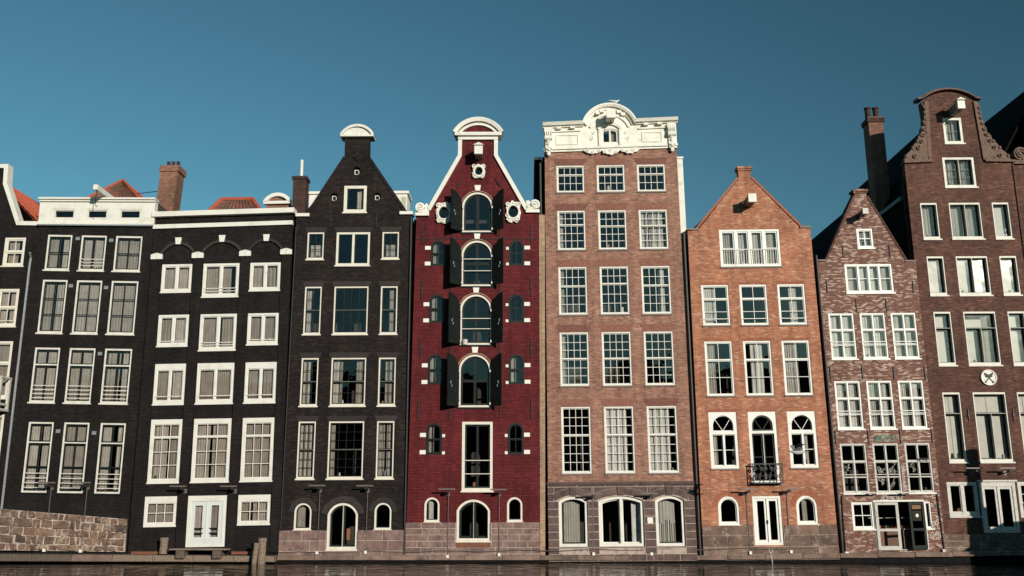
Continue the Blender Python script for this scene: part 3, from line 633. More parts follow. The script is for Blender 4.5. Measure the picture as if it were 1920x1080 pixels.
# ============================================================ house 2: black with white imposts
H = House('canal_house', 'wide black house with three shallow blind arches, white keystones and a white door', (-15.42, 0, 0.31), (-0.01, -1.01, -0.41),
    [(0, 0), (6.07, 0), (6.13, 14.2), (.1, 14.12)], B_BLACK, wy=.08)
CX = ((.57, 1.86), (2.35, 3.89), (4.37, 5.67)); two = ((0, 0, .5, 1, 1, 1), (.5, 0, 1, 1, 1, 1))
for k, (x0, x1) in enumerate(CX):
    kw = dict(rec=-.05, cur=((0, .42, NETB), (.55, 1, NETB)) if k != 1 else ((0, 1, NETB),))
    H.win((x0, 10.79 if k != 1 else 10.55, x1, 12.0), lights=two, fw=.10, sw=.035, mt=.09, rails=(.1, .2) if k == 1 else (), **kw)
    H.win((x0, 8.45 if k != 1 else 8.24, x1, 9.78), lights=two, fw=.10, sw=.035, mt=.09, rails=(.08, .16) if k == 1 else (.08,), **kw)
    H.win((x0, 6.0, x1, 7.68), lights=two, fw=.095, sw=.035, head=.26, foot=.13, mt=.07, rails=(.14,), **kw)
    H.win((x0, 2.81, x1, 5.36), lights=((0, .76, 1, 1, 3, 1), (0, 0, 1, .76, 3, 3)), fw=.115, sw=.03, bw=.024, head=.20, foot=.12, mt=.04, rec=-.05, cur=((0, 1, NETB),))
    if k != 1: H.win((x0 - .03, 1.10, x1 - .03, 2.25), lights=((0, 0, 1, 1, 3, 2),), fw=.10, sw=.03, head=.26, foot=.10, rec=-.05, cur=((0, 1, NETB),))
d = H.win((2.30, .24, 3.86, 2.25), name='door', lights=two, fw=.13, head=.22, foot=.1, mt=.02, sash=PALE, sw=.17, rec=-.05, cur=((.08, .42, NETB), (.58, .92, NETB)), sill=False, label='pale double door with narrow glass panels')
for xx in (2.45, 3.1): H.part('kick_panel', MB().box(xx, xx + .61, .055, .07, .36, .62), PALE, d)
for xx in (2.6, 3.21):
    for zz in (.74, .93): H.part('glass_bar', MB().box(xx, xx + .35, .052, .066, zz, zz + .055), BLACKP, d)
H.wall()
H.part('pilasters', MB().prism([(0, 0), (6.07, 0), (6.12, 13.66), (.1, 13.58)], 0, .083, [outline(.54, .2, 1.89, 12.88, .5), outline(2.3, .2, 3.94, 12.94, .54), outline(4.33, .2, 5.71, 12.96, .5)]), B_BLACK)
for (x0, x1, zs, r) in ((.54, 1.89, 12.38, .5), (2.3, 3.94, 12.40, .54), (4.33, 5.71, 12.46, .5)): 
    H.wy = 0; H.ring_arch(x0, x1, zs, r, .13, SOLD_BLK, .02); H.wy = .08
H.shell(6.07, 14.1, floors=(2.5, 5.7, 8.0, 10.2, 12.4))
H.part('coping', MB().prism([(.02, 14.12), (6.2, 14.20), (6.2, 14.42), (.02, 14.34)], -.14, .42), WHITE)
H.part('band', MB().prism([(.08, 13.585), (6.14, 13.665), (6.14, 13.85), (.08, 13.77)], -.08, .1), WHITE)
for (x, z) in ((1.21, 13.03), (3.1, 13.10), (5.02, 13.10)): H.part('keystone', MB().prism([(-.10, -.15), (.10, -.15), (.14, .15), (-.14, .15)], -.05, .02), WHITE, loc=(x, 0, z), key='key2')
for (x, z) in ((.32, 12.36), (2.09, 12.38), (4.13, 12.43), (5.90, 12.47)):
    for s in (-1, 1): H.part('impost_block', MB().prism([(s * .008, -.13), (s * .25, -.13), (s * .25, .08), (s * .008, .15)], -.05, .02), WHITE, loc=(x, 0, z), key=('imp', s))
o = H.part('chimney', MB().prism([(-.58, 14.0), (.22, 14.0), (.40, 17.05), (-.40, 17.05)], 1.5, 2.3), B_CHIM)
H.part('chimney_cap', MB().prism([(-.46, 16.8), (.45, 16.8), (.46, 17.08), (-.45, 17.08)], 1.45, 2.35), B_CHIM, o)
for k in range(3): H.part('chimney_pot', MB().tube([(-.22 + .22 * k, 1.9, 17.08), (-.21 + .22 * k, 1.9, 17.42)], .08, 8), B_DCH, o)
H.part('stay_wire', MB().tube([(-.5, 1.9, 16.0), (-3.4, 3.5, 16.35)], .018, 5).tube([(-.5, 1.9, 15.7), (-1.7, 2.6, 15.0)], .018, 5), IRON, o)
rf = H.part('hip_roof', MB().add([(1.4, 1.6, 14.3), (4.6, 1.6, 14.3), (4.6, 7, 14.3), (1.4, 7, 14.3), (1.98, 3.0, 15.82), (3.42, 3.0, 15.82), (3.42, 5, 15.82), (1.98, 5, 15.82)], [(0, 1, 5, 4), (1, 2, 6, 5), (2, 3, 7, 6), (3, 0, 4, 7), (4, 5, 6, 7)]), TILE_M)
tiled_quad(H, 'roof_tiles', (1.4, 1.56, 14.34), (4.6, 1.56, 14.34), (3.44, 2.96, 15.86), (1.96, 2.96, 15.86), TILE_M, rf)
H.part('ridge_tiles', MB().tube([(1.4, 1.56, 14.36), (1.97, 2.96, 15.90)], .10, 8).tube([(4.6, 1.56, 14.36), (3.43, 2.96, 15.90)], .10, 8).tube([(1.97, 2.96, 15.90), (3.43, 2.96, 15.90)], .10, 8), TILE_R, rf)
o = H.part('dormer', MB().prism([(4.66, 14.2), (5.7, 14.2)] + arcpts(4.66, 5.7, 15.0, .34), 1.0, 2.2), B_CHIM)
H.part('dormer_pediment', MB().sweep(arcpts(4.58, 5.78, 15.06, .36, 12)[::-1], [(-.12, 1.0), (-.12, .86), (.04, .86), (.04, 1.0)]).box(4.56, 5.8, .86, 1.0, 14.94, 15.07), WHITE, o)
o = H.part('flue', MB().box(5.95, 6.52, .5, 1.1, 14.2, 15.95).box(5.9, 6.57, .45, 1.15, 15.95, 16.08), B_DCH)
H.part('flue_pipe', MB().tube([(6.24, .8, 16.08), (6.24, .8, 16.95)], .07, 8), WHITE, o)

# ============================================================ house 3: charcoal neck gable
H = House('canal_house', 'charcoal brick house with a pointed gable and white capped neck', (-9.33, 0, 0.10), (-0.05, -0.25, -0.42),
    [(0, 0), (5.04, 0), (5.04, 14.42), (4.86, 14.42), (3.09, 17.08), (3.07, 18.0), (1.98, 18.0), (1.99, 17.1), (.38, 14.36), (0, 14.36)], B_BROWNB, white=W_WARM)
CX = ((.52, 1.25), (1.78, 3.25), (3.77, 4.50))
kw = dict(sash=BLACKP, sw=.035, fw=.062, head=.07, foot=.08, bw=.02)
for k, (x0, x1) in enumerate(CX):
    pair = ((0, .3, NETG), (.72, 1, NETG)); c = pair if k == 1 else ((0, .55, NETG),) if k == 0 else ((.35, 1, NETG),)
    if k == 1: H.win((x0, 12.16, x1, 13.66), lights=((0, 0, .5, 1, 1, 2), (.5, 0, 1, 1, 1, 2)), mt=.1, sash=BLACKP, sw=.03, fw=.1, bw=.018)
    else: H.win((x0, 12.44, x1, 13.66), lights=((0, 0, 1, 1, 2, 3),), cur=((.1, .9, NETG, 0, .55),), **kw)
    n = 4 if k == 1 else 2
    H.win((x0, 9.16, x1, 11.24), lights=((0, .5, 1, 1, n, 2), (0, 0, 1, .5, n, 2)), cur=((0, .4, NETG),) if k == 0 else ((.5, .8, NETG),) if k == 2 else (), mt=.005, **kw)
    n = 4 if k == 1 else 3
    H.win((x0, 6.14, x1, 8.16), lights=((0, .5, 1, 1, n, 2), (0, 0, 1, .5, n, 2)), cur=c, mt=.005, **kw)
    H.win((x0, 3.18, x1, 5.51), lights=((0, .5, 1, 1, n, 3), (0, 0, 1, .5, n, 3)), cur=((0, .14, NETG),) if k == 1 else ((0, 1, NETG),), mt=.005, **kw)
    for z in (13.66, 11.24, 8.16, 5.51): H.flat_arch(x0 - .05, x1 + .05, z + .01, .21, SOLD_BLK, .06, .004, .065)
H.win((2.03, 14.55, 3.04, 15.79), fw=.14, sash=BLACKP, cur=((.55, 1, NETG),))
H.win((.52, 1.16, 1.23, 2.22), rise=.34, fw=.075, sash=BLACKP, sw=.035, cur=((0, .6, NETG),), sd=.07)
H.win((3.77, 1.16, 4.47, 2.22), rise=.34, fw=.075, sash=BLACKP, sw=.035, sd=.07)
d = H.win((1.87, .40, 3.12, 2.22), rise=.46, name='door', fw=.10, sash=BLACKP, sw=.07, lights=((0, 0, .5, 1, 1, 1), (.5, 0, 1, 1, 1, 1)), mt=.01, frame=WHITE, sd=.16, label='dark arched double door in a white frame')
H.part('notice', MB().box(2.62, 2.76, .30, .31, .75, 1.2), TERRA, d)
for (x, z, r) in ((2.54, 16.47, .19), (1.59, 15.27, .18), (3.48, 15.28, .18)):
    H.open.append(circ(x, z, r)); w = H.part('round_window', MB().prism(circ(x, z, r), .14, .2, [outline(x - .1, z - .14, x + .1, z + .08)]), B_BROWNB)
    H.part('pane', MB().box(x - .1, x + .1, .155, .16, z - .14, z + .08), GLASS, w); H.part('frame', MB().prism(outline(x - .1, z - .14, x + .1, z + .08), .13, .17, [outline(x - .07, z - .11, x + .07, z + .05)]), AGED, w)
H.ring_arch(.49, 1.26, 1.88, .36, .2, SOLD_BLK, .005, 16); H.ring_arch(3.74, 4.5, 1.88, .36, .2, SOLD_BLK, .005, 16); H.ring_arch(1.84, 3.15, 1.77, .48, .24, SOLD_BLK, .005, 26)
H.wall(); H.shell(5.04, 14.3, floors=(2.7, 5.8, 8.6, 11.6))
H.part('shoulder_cap', MB().box(-.02, .57, -.1, .4, 14.36, 14.50), WHITE); H.part('shoulder_cap', MB().box(4.50, 5.08, -.1, .4, 14.423, 14.56), WHITE)
H.part('gable_edge', MB().sweep([(4.86, 14.44), (3.08, 17.10)], [(.08, .4), (.08, -.03), (-.05, -.03), (-.05, .4)]).sweep([(1.99, 17.12), (.38, 14.38)], [(.08, .4), (.08, -.03), (-.05, -.03), (-.05, .4)]), B_BROWNB)
o = H.part('neck_cap', MB().prism([(1.86, 18.0), (3.22, 18.0), (3.24, 18.14)] + arcpts(1.84, 3.24, 18.14, .42)[1:-1] + [(1.84, 18.14)], -.1, .42), WHITE)
H.part('cap_moulding', MB().sweep(arcpts(1.80, 3.28, 18.12, .46)[::-1], [(-.09, .44), (-.09, -.2), (.02, -.2), (.02, .44)]).box(1.8, 3.28, -.19, .44, 18.02, 18.10), WHITE, o)
H.part('wall_anchor', MB().tube([(2.5, -.03, 17.1), (2.56, -.03, 17.45)], .025, 5).tube([(2.35, -.03, 17.12), (2.62, -.03, 17.3)], .022, 5).tube([(2.35, -.03, 17.12), (2.6, -.03, 16.95)], .022, 5), IRON)
rf = H.part('roof', MB().roof(.1, 14.3, 2.53, 17.7, 4.94, 14.3, .34, 9), ROOFD)
H.attic([(.2, 14.2), (4.85, 14.2), (2.53, 17.65)])
for s in (0, 1):
    x0 = 4.0 if s else .15
    o = H.part('dormer', MB().box(x0, x0 + .62, 1.5, 2.6, 14.2, 15.9).box(x0 - .06, x0 + .7, 1.42, 2.7, 15.9, 16.02), CREAM)
    if s: H.part('dormer_pane', MB().box(x0 + .35, x0 + .56, 1.485, 1.497, 15.0, 15.75), GLASS, o)
for (x, z) in ((1.5, 14.2), (3.5, 14.2)): H.anchor(x, z, .7)
pl = H.part('plinth', MB().box(-.02, 1.86, -.062, .0, 0, 1.13).box(3.13, 5.02, -.062, .0, 0, 1.13).box(1.862, 3.128, -.044, .0, 0, .34), ST_MOR)
stones(H, pl, courses(-.04, 5.02, [.0, .34, .74, 1.155], .85, [(1.86, .343, 3.13, 2.3)]), -.07, ST_PINK, thick=.05)
H.pipe([(5.02, -.06, 14.3), (5.02, -.06, .2)], .045, IRON)
H.pipe([(.02, -.06, 13.9), (.02, -.06, 1.2)], .03, IRON)

# ============================================================ house 4: wine red
H = House('canal_house', 'wine red house with white edged bell gable and open dark shutters', (-4.27, 0, 0.08), (0, -0.15, -0.01),
    [(0, 0), (5.40, 0), (5.48, 14.5), (5.05, 14.6), (3.66, 17.2), (3.66, 18.1), (1.96, 18.1), (1.95, 17.2), (.58, 14.55), (.14, 14.38)], B_RED, white=W_WARM)
rows = (('a', 13.66, 15.51, 2.12), ('b', 11.26, 13.31, 2.11), ('c', 8.72, 10.92, 2.08), ('d', 6.10, 8.33, 2.05))
leafpot = None
for n, z0, z1, x0 in rows:
    x1 = x0 + 1.37; r = .67
    w = H.win((x0, z0, x1, z1), rise=r, fw=.09, sash=BLACKP, sw=.085, lights=((0, 0, 1, 1, 2, 1 if n == 'a' else 2),), bw=.13 if n == 'a' else .11, sd=.10, sillm=BLACKP,
        rails=() if n == 'a' else (.32, .60) if n == 'b' else (.30, .52) if n == 'c' else (), name='loft_window')
    H.ring_arch(x0 - .035, x1 + .035, z1 - r, r + .035, .035, B_TAN, .004, 18, 0.0)
    H.part('keystone', MB().prism([(-.10, -.12), (.10, -.12), (.14, .13), (-.14, .13)], -.04, .01), CREAM, loc=(x0 + .685, 0, z1 + .175), key='key4')
    for s in (-1, 1):
        # half-arched leaf, hinged on the frame, swung open past square
        lw = .68; h = z1 - z0 - .06; pts = [(0, 0), (lw, 0)] + [(lw - lw * math.sin(a), h - lw + lw * math.cos(a)) for a in [math.pi / 2 * t / 8 for t in range(9)]]
        pts = [(s * -p[0], p[1]) for p in pts]     # towards the middle when closed
        hx = x0 + .02 if s < 0 else x1 - .02
        ang = R(133 + random.uniform(-2, 2)) * (1 if s > 0 else -1)
        pts = [(-p[0] * -1, p[1]) for p in pts]
        sh = H.part('shutter', MB().prism(pts, -.022, .022), SHUT, loc=(hx, -.06, z0 + .03), rot=(0, 0, ang))
        for zz in (.25, h * .55): H.part('batten', MB().box(min(0, s * -lw * .9), max(0, s * -lw * .9), .022, .034, zz - .035, zz + .035), SHUT, sh)
        H.part('latch', MB().box(s * -(lw - .16) - .02, s * -(lw - .16) + .02, .034, .06, h * .42, h * .42 + .12).box(s * -(lw - .22) - .018, s * -(lw - .22) + .018, .034, .055, h * .36, h * .36 + .1), LEAD, sh)
        H.part('hinge', MB().box(hx - .05, hx + .05, -.085, -.001, z0 + .1, z0 + .2).box(hx - .05, hx + .05, -.085, -.001, z1 - r - .1, z1 - r), CREAM, w)
cols = ((.79, 4.16), )
for z0, z1, xl, xr in ((12.17, 13.31, .80, 4.17), (9.68, 10.92, .78, 4.15), (7.06, 8.33, .76, 4.15), (4.17, 5.46, .74, 4.11)):
    for s, x0 in ((0, xl), (1, xr)):
        x1 = x0 + .655
        H.win((x0, z0, x1, z1), rise=.325, fw=.07, frame=BLACKP, sash=BLACKP, sw=.03, lights=((0, .48, 1, 1, 2, 1), (0, 0, 1, .48, 2, 1)), mt=.02, bw=.03, cur=((0, .45, NETG),) if (s == 0 or z0 == 7.06) else (), sill=False, sd=.03, rec=-.012)
        for zz in (z0 + .10, z0 + .80):
            bx = (x0 - .26, x0 - .004) if s == 0 else (x1 + .004, x1 + .26); ix = (x1 + .004, x1 + .13) if s == 0 else (x0 - .13, x0 - .004)
            H.part('stone_block', MB().chamfer(outline(-.125, -.085, .125, .085), -.02, .02, .008), CREAM, loc=((bx[0] + bx[1]) / 2, -.005, zz), key='blk')
            if s or z0 < 5: H.part('stone_block', MB().chamfer(outline(-.06, -.062, .06, .062), -.02, .02, .008), CREAM, loc=((ix[0] + ix[1]) / 2, -.005, zz - .03), key='blk2')
H.win((2.22, 2.71, 3.50, 5.52), fw=.12, sash=BLACKP, sw=.07, lights=((0, 0, 1, 1, 2, 1),), bw=.10, rails=(.22, .43), sd=.1)
H.win((.72, 1.49, 1.35, 2.47), rise=.31, fw=.085, sash=BLACKP, sw=.035, cur=((.15, .6, NETW),), sd=.05)
H.win((4.07, 1.49, 4.71, 2.47), rise=.31, fw=.085, sash=BLACKP, sw=.035, sd=.05)
d = H.win((2.03, .75, 3.40, 2.38), rise=.44, name='door', fw=.10, sash=BLACKP, sw=.09, lights=((0, 0, .5, 1, 1, 1), (.5, 0, 1, 1, 1, 1)), mt=.01, sd=.16, label='dark arched double door in a white frame')
H.part('door_step', MB().box(2.02, 3.42, -.09, .0, .52, .69), RUST, d)
H.shell(5.48, 14.35, floors=(2.55, 5.75, 8.5, 11.0, 13.45))
H.part('side_pilaster', MB().prism([(5.403, 0), (5.60, 0), (5.74, 14.45), (5.483, 14.45)], -.02, .4), B_TAN)
# white copings and the pediment
wprof = [(.0, .42), (.0, -.10), (-.17, -.10), (-.17, .42)]
H.part('gable_coping', MB().sweep([(5.02, 14.74), (3.69, 17.21), (3.69, 18.06)], [(.0, -.10), (.17, -.10), (.17, .42), (0, .42)]), WHITE)
H.part('gable_coping', MB().sweep([(1.93, 18.06), (1.925, 17.21), (.60, 14.72)], [(.0, -.10), (.17, -.10), (.17, .42), (0, .42)]), WHITE)
pd = H.part('pediment', MB().prism([(1.93, 17.92), (3.69, 17.92), (3.70, 18.08), (1.92, 18.08)], -.12, .42), WHITE)
H.part('tympanum', MB().prism([(1.86, 18.2)] + [(3.76, 18.2)] + arcpts(1.86, 3.76, 18.22, .52), -.06, .42), B_RED, pd)
H.part('pediment_moulding', MB().box(1.78, 3.86, -.24, .44, 18.08, 18.23), WHITE, pd)
H.part('pediment_moulding', MB().sweep(arcpts(1.74, 3.90, 18.24, .64, 18)[::-1], [(-.13, .44), (-.13, -.24), (.02, -.28), (.05, -.28), (.05, .44)]), WHITE, pd)
H.part('pediment_moulding', MB().sweep(arcpts(1.98, 3.66, 18.24, .42, 16)[::-1], [(-.07, -.04), (-.07, -.15), (.04, -.15), (.04, -.04)]), WHITE, pd)
for s, x0 in ((-1, .10), (1, 4.91)):
    z0 = 14.40 if s < 0 else 14.53
    o = H.part('volute_block', MB().box(x0, x0 + .6, -.13, .40, z0, z0 + .14).prism([(x0 + (.0 if s > 0 else .3), z0 + .14), (x0 + (.3 if s > 0 else .6), z0 + .14), (x0 + (.16 if s > 0 else .54), z0 + .55), (x0 + (.02 if s > 0 else .44), z0 + .55)], -.10, .3), CREAM)
    cx = x0 + (.20 if s < 0 else .40); H.part('volute', MB().prism(circ(cx, z0 + .38, .22, 18), -.10, .22).spiral(cx, z0 + .38, .20, 1.8, -.15, -.09, .05, s).ball((cx, -.12, z0 + .38), .05), CREAM, o)
# hoist and oval windows with carved surrounds
H.hoist(2.86, 17.18, .78, .30, .34)
def oculus(cx, cz, rx, rz, w, h, seed):
    random.seed(seed); pts = []
    for k in range(36):
        a = 2 * math.pi * k / 36; e = 1 + .08 * math.sin(7 * a + seed) + .05 * math.cos(11 * a)
        c, s_ = math.cos(a), math.sin(a); p = 3.2
        rr = (abs(c) ** p + abs(s_) ** p) ** (-1 / p); pts.append((cx + w * c * rr * e, cz + h * s_ * rr * e))
    H.open.append(circ(cx, cz, rx, 24, rz)); o = H.part('oval_window', MB().prism(pts, -.10, .02, [circ(cx, cz, rx, 24, rz)]), CREAM)
    m = MB().sweep(circ(cx, cz, rx + .035, 28, rz + .035), [(-.03, -.09), (-.03, -.15), (.03, -.15), (.03, -.09)], True)
    for k in range(14):
        a = 2 * math.pi * k / 14 + .2; m.ball((cx + w * .86 * math.cos(a), -.11, cz + h * .86 * math.sin(a)), .055, .05, .055, 6)
    for s in (-1, 1):
        for t in (-1, 1): m.spiral(cx + s * w * .72, cz + t * h * .74, .10, 1.3, -.15, -.09, .035, s * t, 14)
    H.part('carved_surround', m, CREAM, o, smooth=False)
    H.part('window_ring', MB().prism(circ(cx, cz, rx + .01, 24, rz + .01), .06, .12, [circ(cx, cz, rx - .04, 24, rz - .04)]), BLACKP, o)
    H.part('pane', MB().prism(circ(0, 0, rx - .035, 20, rz - .035), -.003, .003), GLASS, o, loc=(cx, .09, cz))
oculus(2.85, 16.44, .17, .19, .27, .31, 3); oculus(1.34, 14.53, .22, .27, .33, .47, 5); oculus(4.36, 14.57, .22, .27, .31, .47, 9)
H.wall()
random.seed(11)
for (x, z) in ((.44, 13.54), (5.14, 13.6), (.44, 11.15), (5.12, 11.2), (.44, 8.59), (5.10, 8.57), (.39, 5.99), (5.10, 6.01)): H.anchor(x, z, .82)
for (x, z) in ((1.71, 5.99), (3.81, 6.03), (1.74, 13.45), (3.79, 13.45), (1.72, 11.05), (3.79, 11.05), (1.72, 8.5), (3.78, 8.5)): H.part('wall_anchor', MB().box(-.018, .018, -.045, -.002, -.38, .38), IRON, loc=(x, 0, z), key='anchs')
for s in (-1, 1): H.part('wall_anchor', MB().tube([(2.85 + s * .72, -.03, 16.1), (2.85 + s * .95, -.03, 15.72)], .022, 5), IRON)
H.part('string_line', MB().box(.15, 5.46, -.012, .0, 13.36, 13.39), SOLD_BLK)
H.part('roof', MB().roof(.2, 14.35, 2.8, 17.9, 5.3, 14.35, .34, 9), ROOFD)
H.attic([(.3, 14.3), (5.2, 14.3), (2.8, 17.85)])
pl = H.part('plinth', MB().box(-.02, 2.02, -.057, .0, 0, 1.46).box(3.41, 5.38, -.057, .0, 0, 1.46).box(2.022, 3.408, -.039, .0, 0, .5), ST_MOR)
stones(H, pl, courses(-.05, 5.40, [0, .25, .50, .75, .995, 1.24, 1.485], .56, [(2.0, .50, 3.44, 2.3)]), -.065, ST_PINK, thick=.05)
o = make('flower_pot', MB().tube([(0, 0, 0), (0, 0, .22)], .10, 10, .13), GREYW, None, loc=(-4.27 + 2.28, -.0 - .04, 0.08 + 8.73)); tag(o, 'small pale pot on the ledge of the red house loft window', 'pot')

# ============================================================ house 5: brown brick with the white baroque cornice
H = House('canal_house', 'tall brown brick house with an ornate white cornice and arched stone ground floor', (1.47, 0, 0.04), (0.06, -0.43, -1.04),
    [(0, 0), (5.93, 0), (5.94, 17.52), (.11, 17.40)], B_BRN)
CX = ((.61, 1.82), (2.38, 3.60), (4.15, 5.38))
WR = ((15.51, 16.76, 1, 2), (12.90, 14.68, 2, 3), (10.05, 12.15, 2, 3), (7.02, 9.30, 3, 3), (3.44, 6.16, 3, 4))
CUR = {(1, 0): ((0, .2, NET),), (1, 2): ((0, .25, NETW), (.35, .9, NETW)), (2, 0): ((0, .2, NET),), (2, 2): ((.62, .85, NETW),), (3, 0): ((0, .2, NET),), (4, 1): ((0, .8, NETW),), (4, 2): ((0, .8, NETW),)}
for r, (z0, z1, u, l) in enumerate(WR):
    for k, (x0, x1) in enumerate(CX):
        f = l / (u + l)
        if (r, k) == (2, 1) or (r, k) == (1, 0): f += .045
        H.win((x0, z0, x1, z1), fw=.062, head=.065, foot=.075, lights=((0, f, 1, 1, 4, u), (0, 0, 1, f, 4, l)), mt=.03, sw=.03, bw=.022, cur=CUR.get((r, k), ()), sillm=SILLS, rec=.012, sd=.05)
        H.flat_arch(x0 - .02, x1 + .02, z1 + .02, .30, SOLD_BRN, .13, .006, .062)
for k, (x0, x1) in enumerate(((.44, 1.62), (2.05, 3.87), (4.34, 5.51))):
    H.win((x0, .56, x1, 2.54), rise=.20, fw=.12, sw=.05, rec=.03, sd=.14, lights=((0, 0, .5, 1, 1, 1), (.5, 0, 1, 1, 1, 1)) if k == 1 else ((0, 0, 1, 1, 1, 1),), mt=.10, sash=WHITE if k == 1 else BLACKP,
          cur=((.78, .98, NETW),) if k == 1 else ((.1, .78, NET),) if k == 0 else ((.05, .75, NETW, .45, 1), (.05, .75, STRIPE, 0, .5)), sillm=SILLS)
H.wall(); H.shell(5.93, 17.3, floors=(2.9, 6.6, 9.7, 12.5, 15.1))
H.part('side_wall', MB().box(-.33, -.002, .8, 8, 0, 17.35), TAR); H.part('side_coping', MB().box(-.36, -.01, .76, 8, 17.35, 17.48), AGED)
H.part('side_pier', MB().box(5.95, 6.27, .5, 1.3, 0, 13.7), B_TAN); o = H.part('white_side_panel', MB().box(5.953, 6.27, .48, 1.3, 13.703, 17.2), AGED); H.part('panel_cap', MB().box(5.95, 6.30, .44, 1.34, 17.2, 17.28), CREAM, o)
H.pipe([(-.09, .3, 17.0), (-.09, .3, .2)], .06, IRON); H.pipe([(6.08, .1, 13.6), (6.08, .1, .15)], .06, IRON)
# stone ground floor
sf = H.part('stone_front', MB().prism([(0, 0), (5.93, 0), (5.93, 3.0), (0, 3.0)], -.051, .0, [outline(x0, .56, x1, 2.54, .2) for x0, x1 in ((.44, 1.62), (2.05, 3.87), (4.34, 5.51))]), ST_MOR)
sk_ = [(x0 - .002, .5, x1 + .002, 2.36) for x0, x1 in ((.44, 1.62), (2.05, 3.87), (4.34, 5.51))] + [(x0 - .18, 2.33, x1 + .18, 2.90) for x0, x1 in ((.44, 1.62), (2.05, 3.87), (4.34, 5.51))]
stones(H, sf, courses(-.01, 5.94, [0, .27, .54, .84, 1.14, 1.44, 1.74, 2.04, 2.345, 2.64, 2.90], .62, sk_, .3), -.058, ST_GREY, thick=.05)
stones(H, sf, courses(-.01, 5.94, [2.90, 3.0], 1.2), -.055, ST_GREY, thick=.05)
for x0, x1 in ((.44, 1.62), (2.05, 3.87), (4.34, 5.51)):
    a = arcpts(x0 - .16, x1 + .16, 2.35, .235, 16); b = [(p[0] + (p[0] - (x0 + x1) / 2) * .06, p[1] + .27) for p in a]; cx = (x0 + x1) / 2
    H.part('stone', MB().chamfer(a[:8] + b[:8][::-1], -.066, -.01, .012), ST_GREY, sf); H.part('stone', MB().chamfer(a[9:] + b[9:][::-1], -.066, -.01, .012), ST_GREY, sf)
    for hb, xe, xk in ((b[:8], x1 + .17, cx + .185), (b[9:][::-1], x0 - .17, cx - .185)):
        H.part('stone', MB().prism([(xe, hb[0][1] + .01)] + [(p[0], p[1] + .012) for p in hb if (xe - p[0]) * (xe - cx) > 0] + [(xk, 2.893), (xe, 2.893)], -.058, -.01), ST_GREY, sf)
    H.part('keystone', MB().chamfer([(cx - .12, 2.57), (cx + .12, 2.57), (cx + .17, 2.90), (cx - .17, 2.90)], -.10, -.01, .015), ST_GREY, sf)
H.part('stone_string', MB().box(-.03, 5.96, -.12, .0, 3.003, 3.11), ST_GREY, sf)
o = H.part('wall_sign', MB().box(4.0, 4.22, -.078, -.062, 1.45, 1.69), CREAM)
# cornice
ar = arcpts(1.90, 4.10, 18.62, .86, 22)
top = [(5.95, 18.72), (4.12, 18.66)] + ar[1:-1] + [(1.88, 18.62), (.10, 18.56)]
cn = H.part('white_cornice', MB().prism([(.09, 17.37), (5.96, 17.50)] + top, -.08, .36, [outline(2.65, 17.76, 3.36, 18.44, .1)]), CREAM)
H.win((2.65, 17.76, 3.36, 18.44), rise=.1, fw=.06, hole=False, rec=-.04, lights=((0, 0, .5, 1, 1, 1), (.5, 0, 1, 1, 1, 1)), mt=.05, sw=.02, sill=False, cur=((.5, 1, NETB),))
H.part('attic_back', MB().prism([(.12, 17.35), (5.94, 17.46), (5.93, 18.5), (.12, 18.4)], 1.2, 1.4).box(.2, 5.8, .38, 1.2, 18.3, 18.4), ROOM)
cor = [(-.06, .30), (-.06, -.18), (.0, -.20), (.0, -.30), (.07, -.34), (.13, -.38), (.13, .30)]
H.part('cornice_moulding', MB().sweep([(.04, 18.54), (1.84, 18.60)], cor), CREAM, cn); H.part('cornice_moulding', MB().sweep([(4.14, 18.66), (6.02, 18.72)], cor), CREAM, cn)
H.part('arch_moulding', MB().sweep(arcpts(1.92, 4.08, 18.62, .80, 24)[::-1], [(-.10, .30), (-.10, -.17), (.0, -.20), (.0, -.29), (.09, -.34), (.15, -.34), (.15, .30)]), CREAM, cn)
H.part('cornice_moulding', MB().prism([(.14, 18.28), (1.72, 18.33), (1.72, 18.40), (.14, 18.35)], -.15, -.07), CREAM, cn); H.part('cornice_moulding', MB().prism([(4.28, 18.38), (5.9, 18.43), (5.9, 18.50), (4.28, 18.45)], -.15, -.07), CREAM, cn)
H.part('window_hood', MB().sweep(arcpts(2.50, 3.51, 18.40, .26, 12)[::-1], [(-.06, -.07), (-.06, -.16), (.05, -.18), (.05, -.07)]).box(2.5, 2.6, -.15, -.07, 17.62, 18.40).box(3.41, 3.51, -.15, -.07, 17.64, 18.40), CREAM, cn)
H.part('inner_arch', MB().sweep(arcpts(2.12, 3.88, 18.50, .62, 20)[::-1], [(-.06, -.07), (-.06, -.15), (.03, -.15), (.03, -.07)]), CREAM, cn)
H.part('frieze', MB().prism([(.07, 17.46), (5.98, 17.59), (5.98, 17.68), (.07, 17.55)], -.15, -.07), CREAM, cn)
for (x0, x1, dz) in ((.62, 1.62, .02), (4.42, 5.32, .10)):
    p = outline(x0, 17.68 + dz, x1, 18.16 + dz); H.part('panel_moulding', MB().prism(p, -.115, -.07, [inset(p, .045)]), CREAM, cn)
for x in (.75, 1.35, 4.6, 5.2): H.part('modillion', MB().box(x - .10, x + .10, -.30, -.07, 18.36 + .033 * x, 18.46 + .033 * x), CREAM, cn)
for a in (.32, .24, .68, .76):
    p = ar[int(a * 22)]; c = Vector((3.0, 18.45)); d_ = (Vector(p) - c).normalized() * -.2; H.part('modillion', MB().prism([(p[0] + d_.x + q_[0], p[1] + d_.y + q_[1]) for q_ in ((-.09, -.06), (.09, -.06), (.09, .06), (-.09, .06))], -.27, -.07), CREAM, cn)
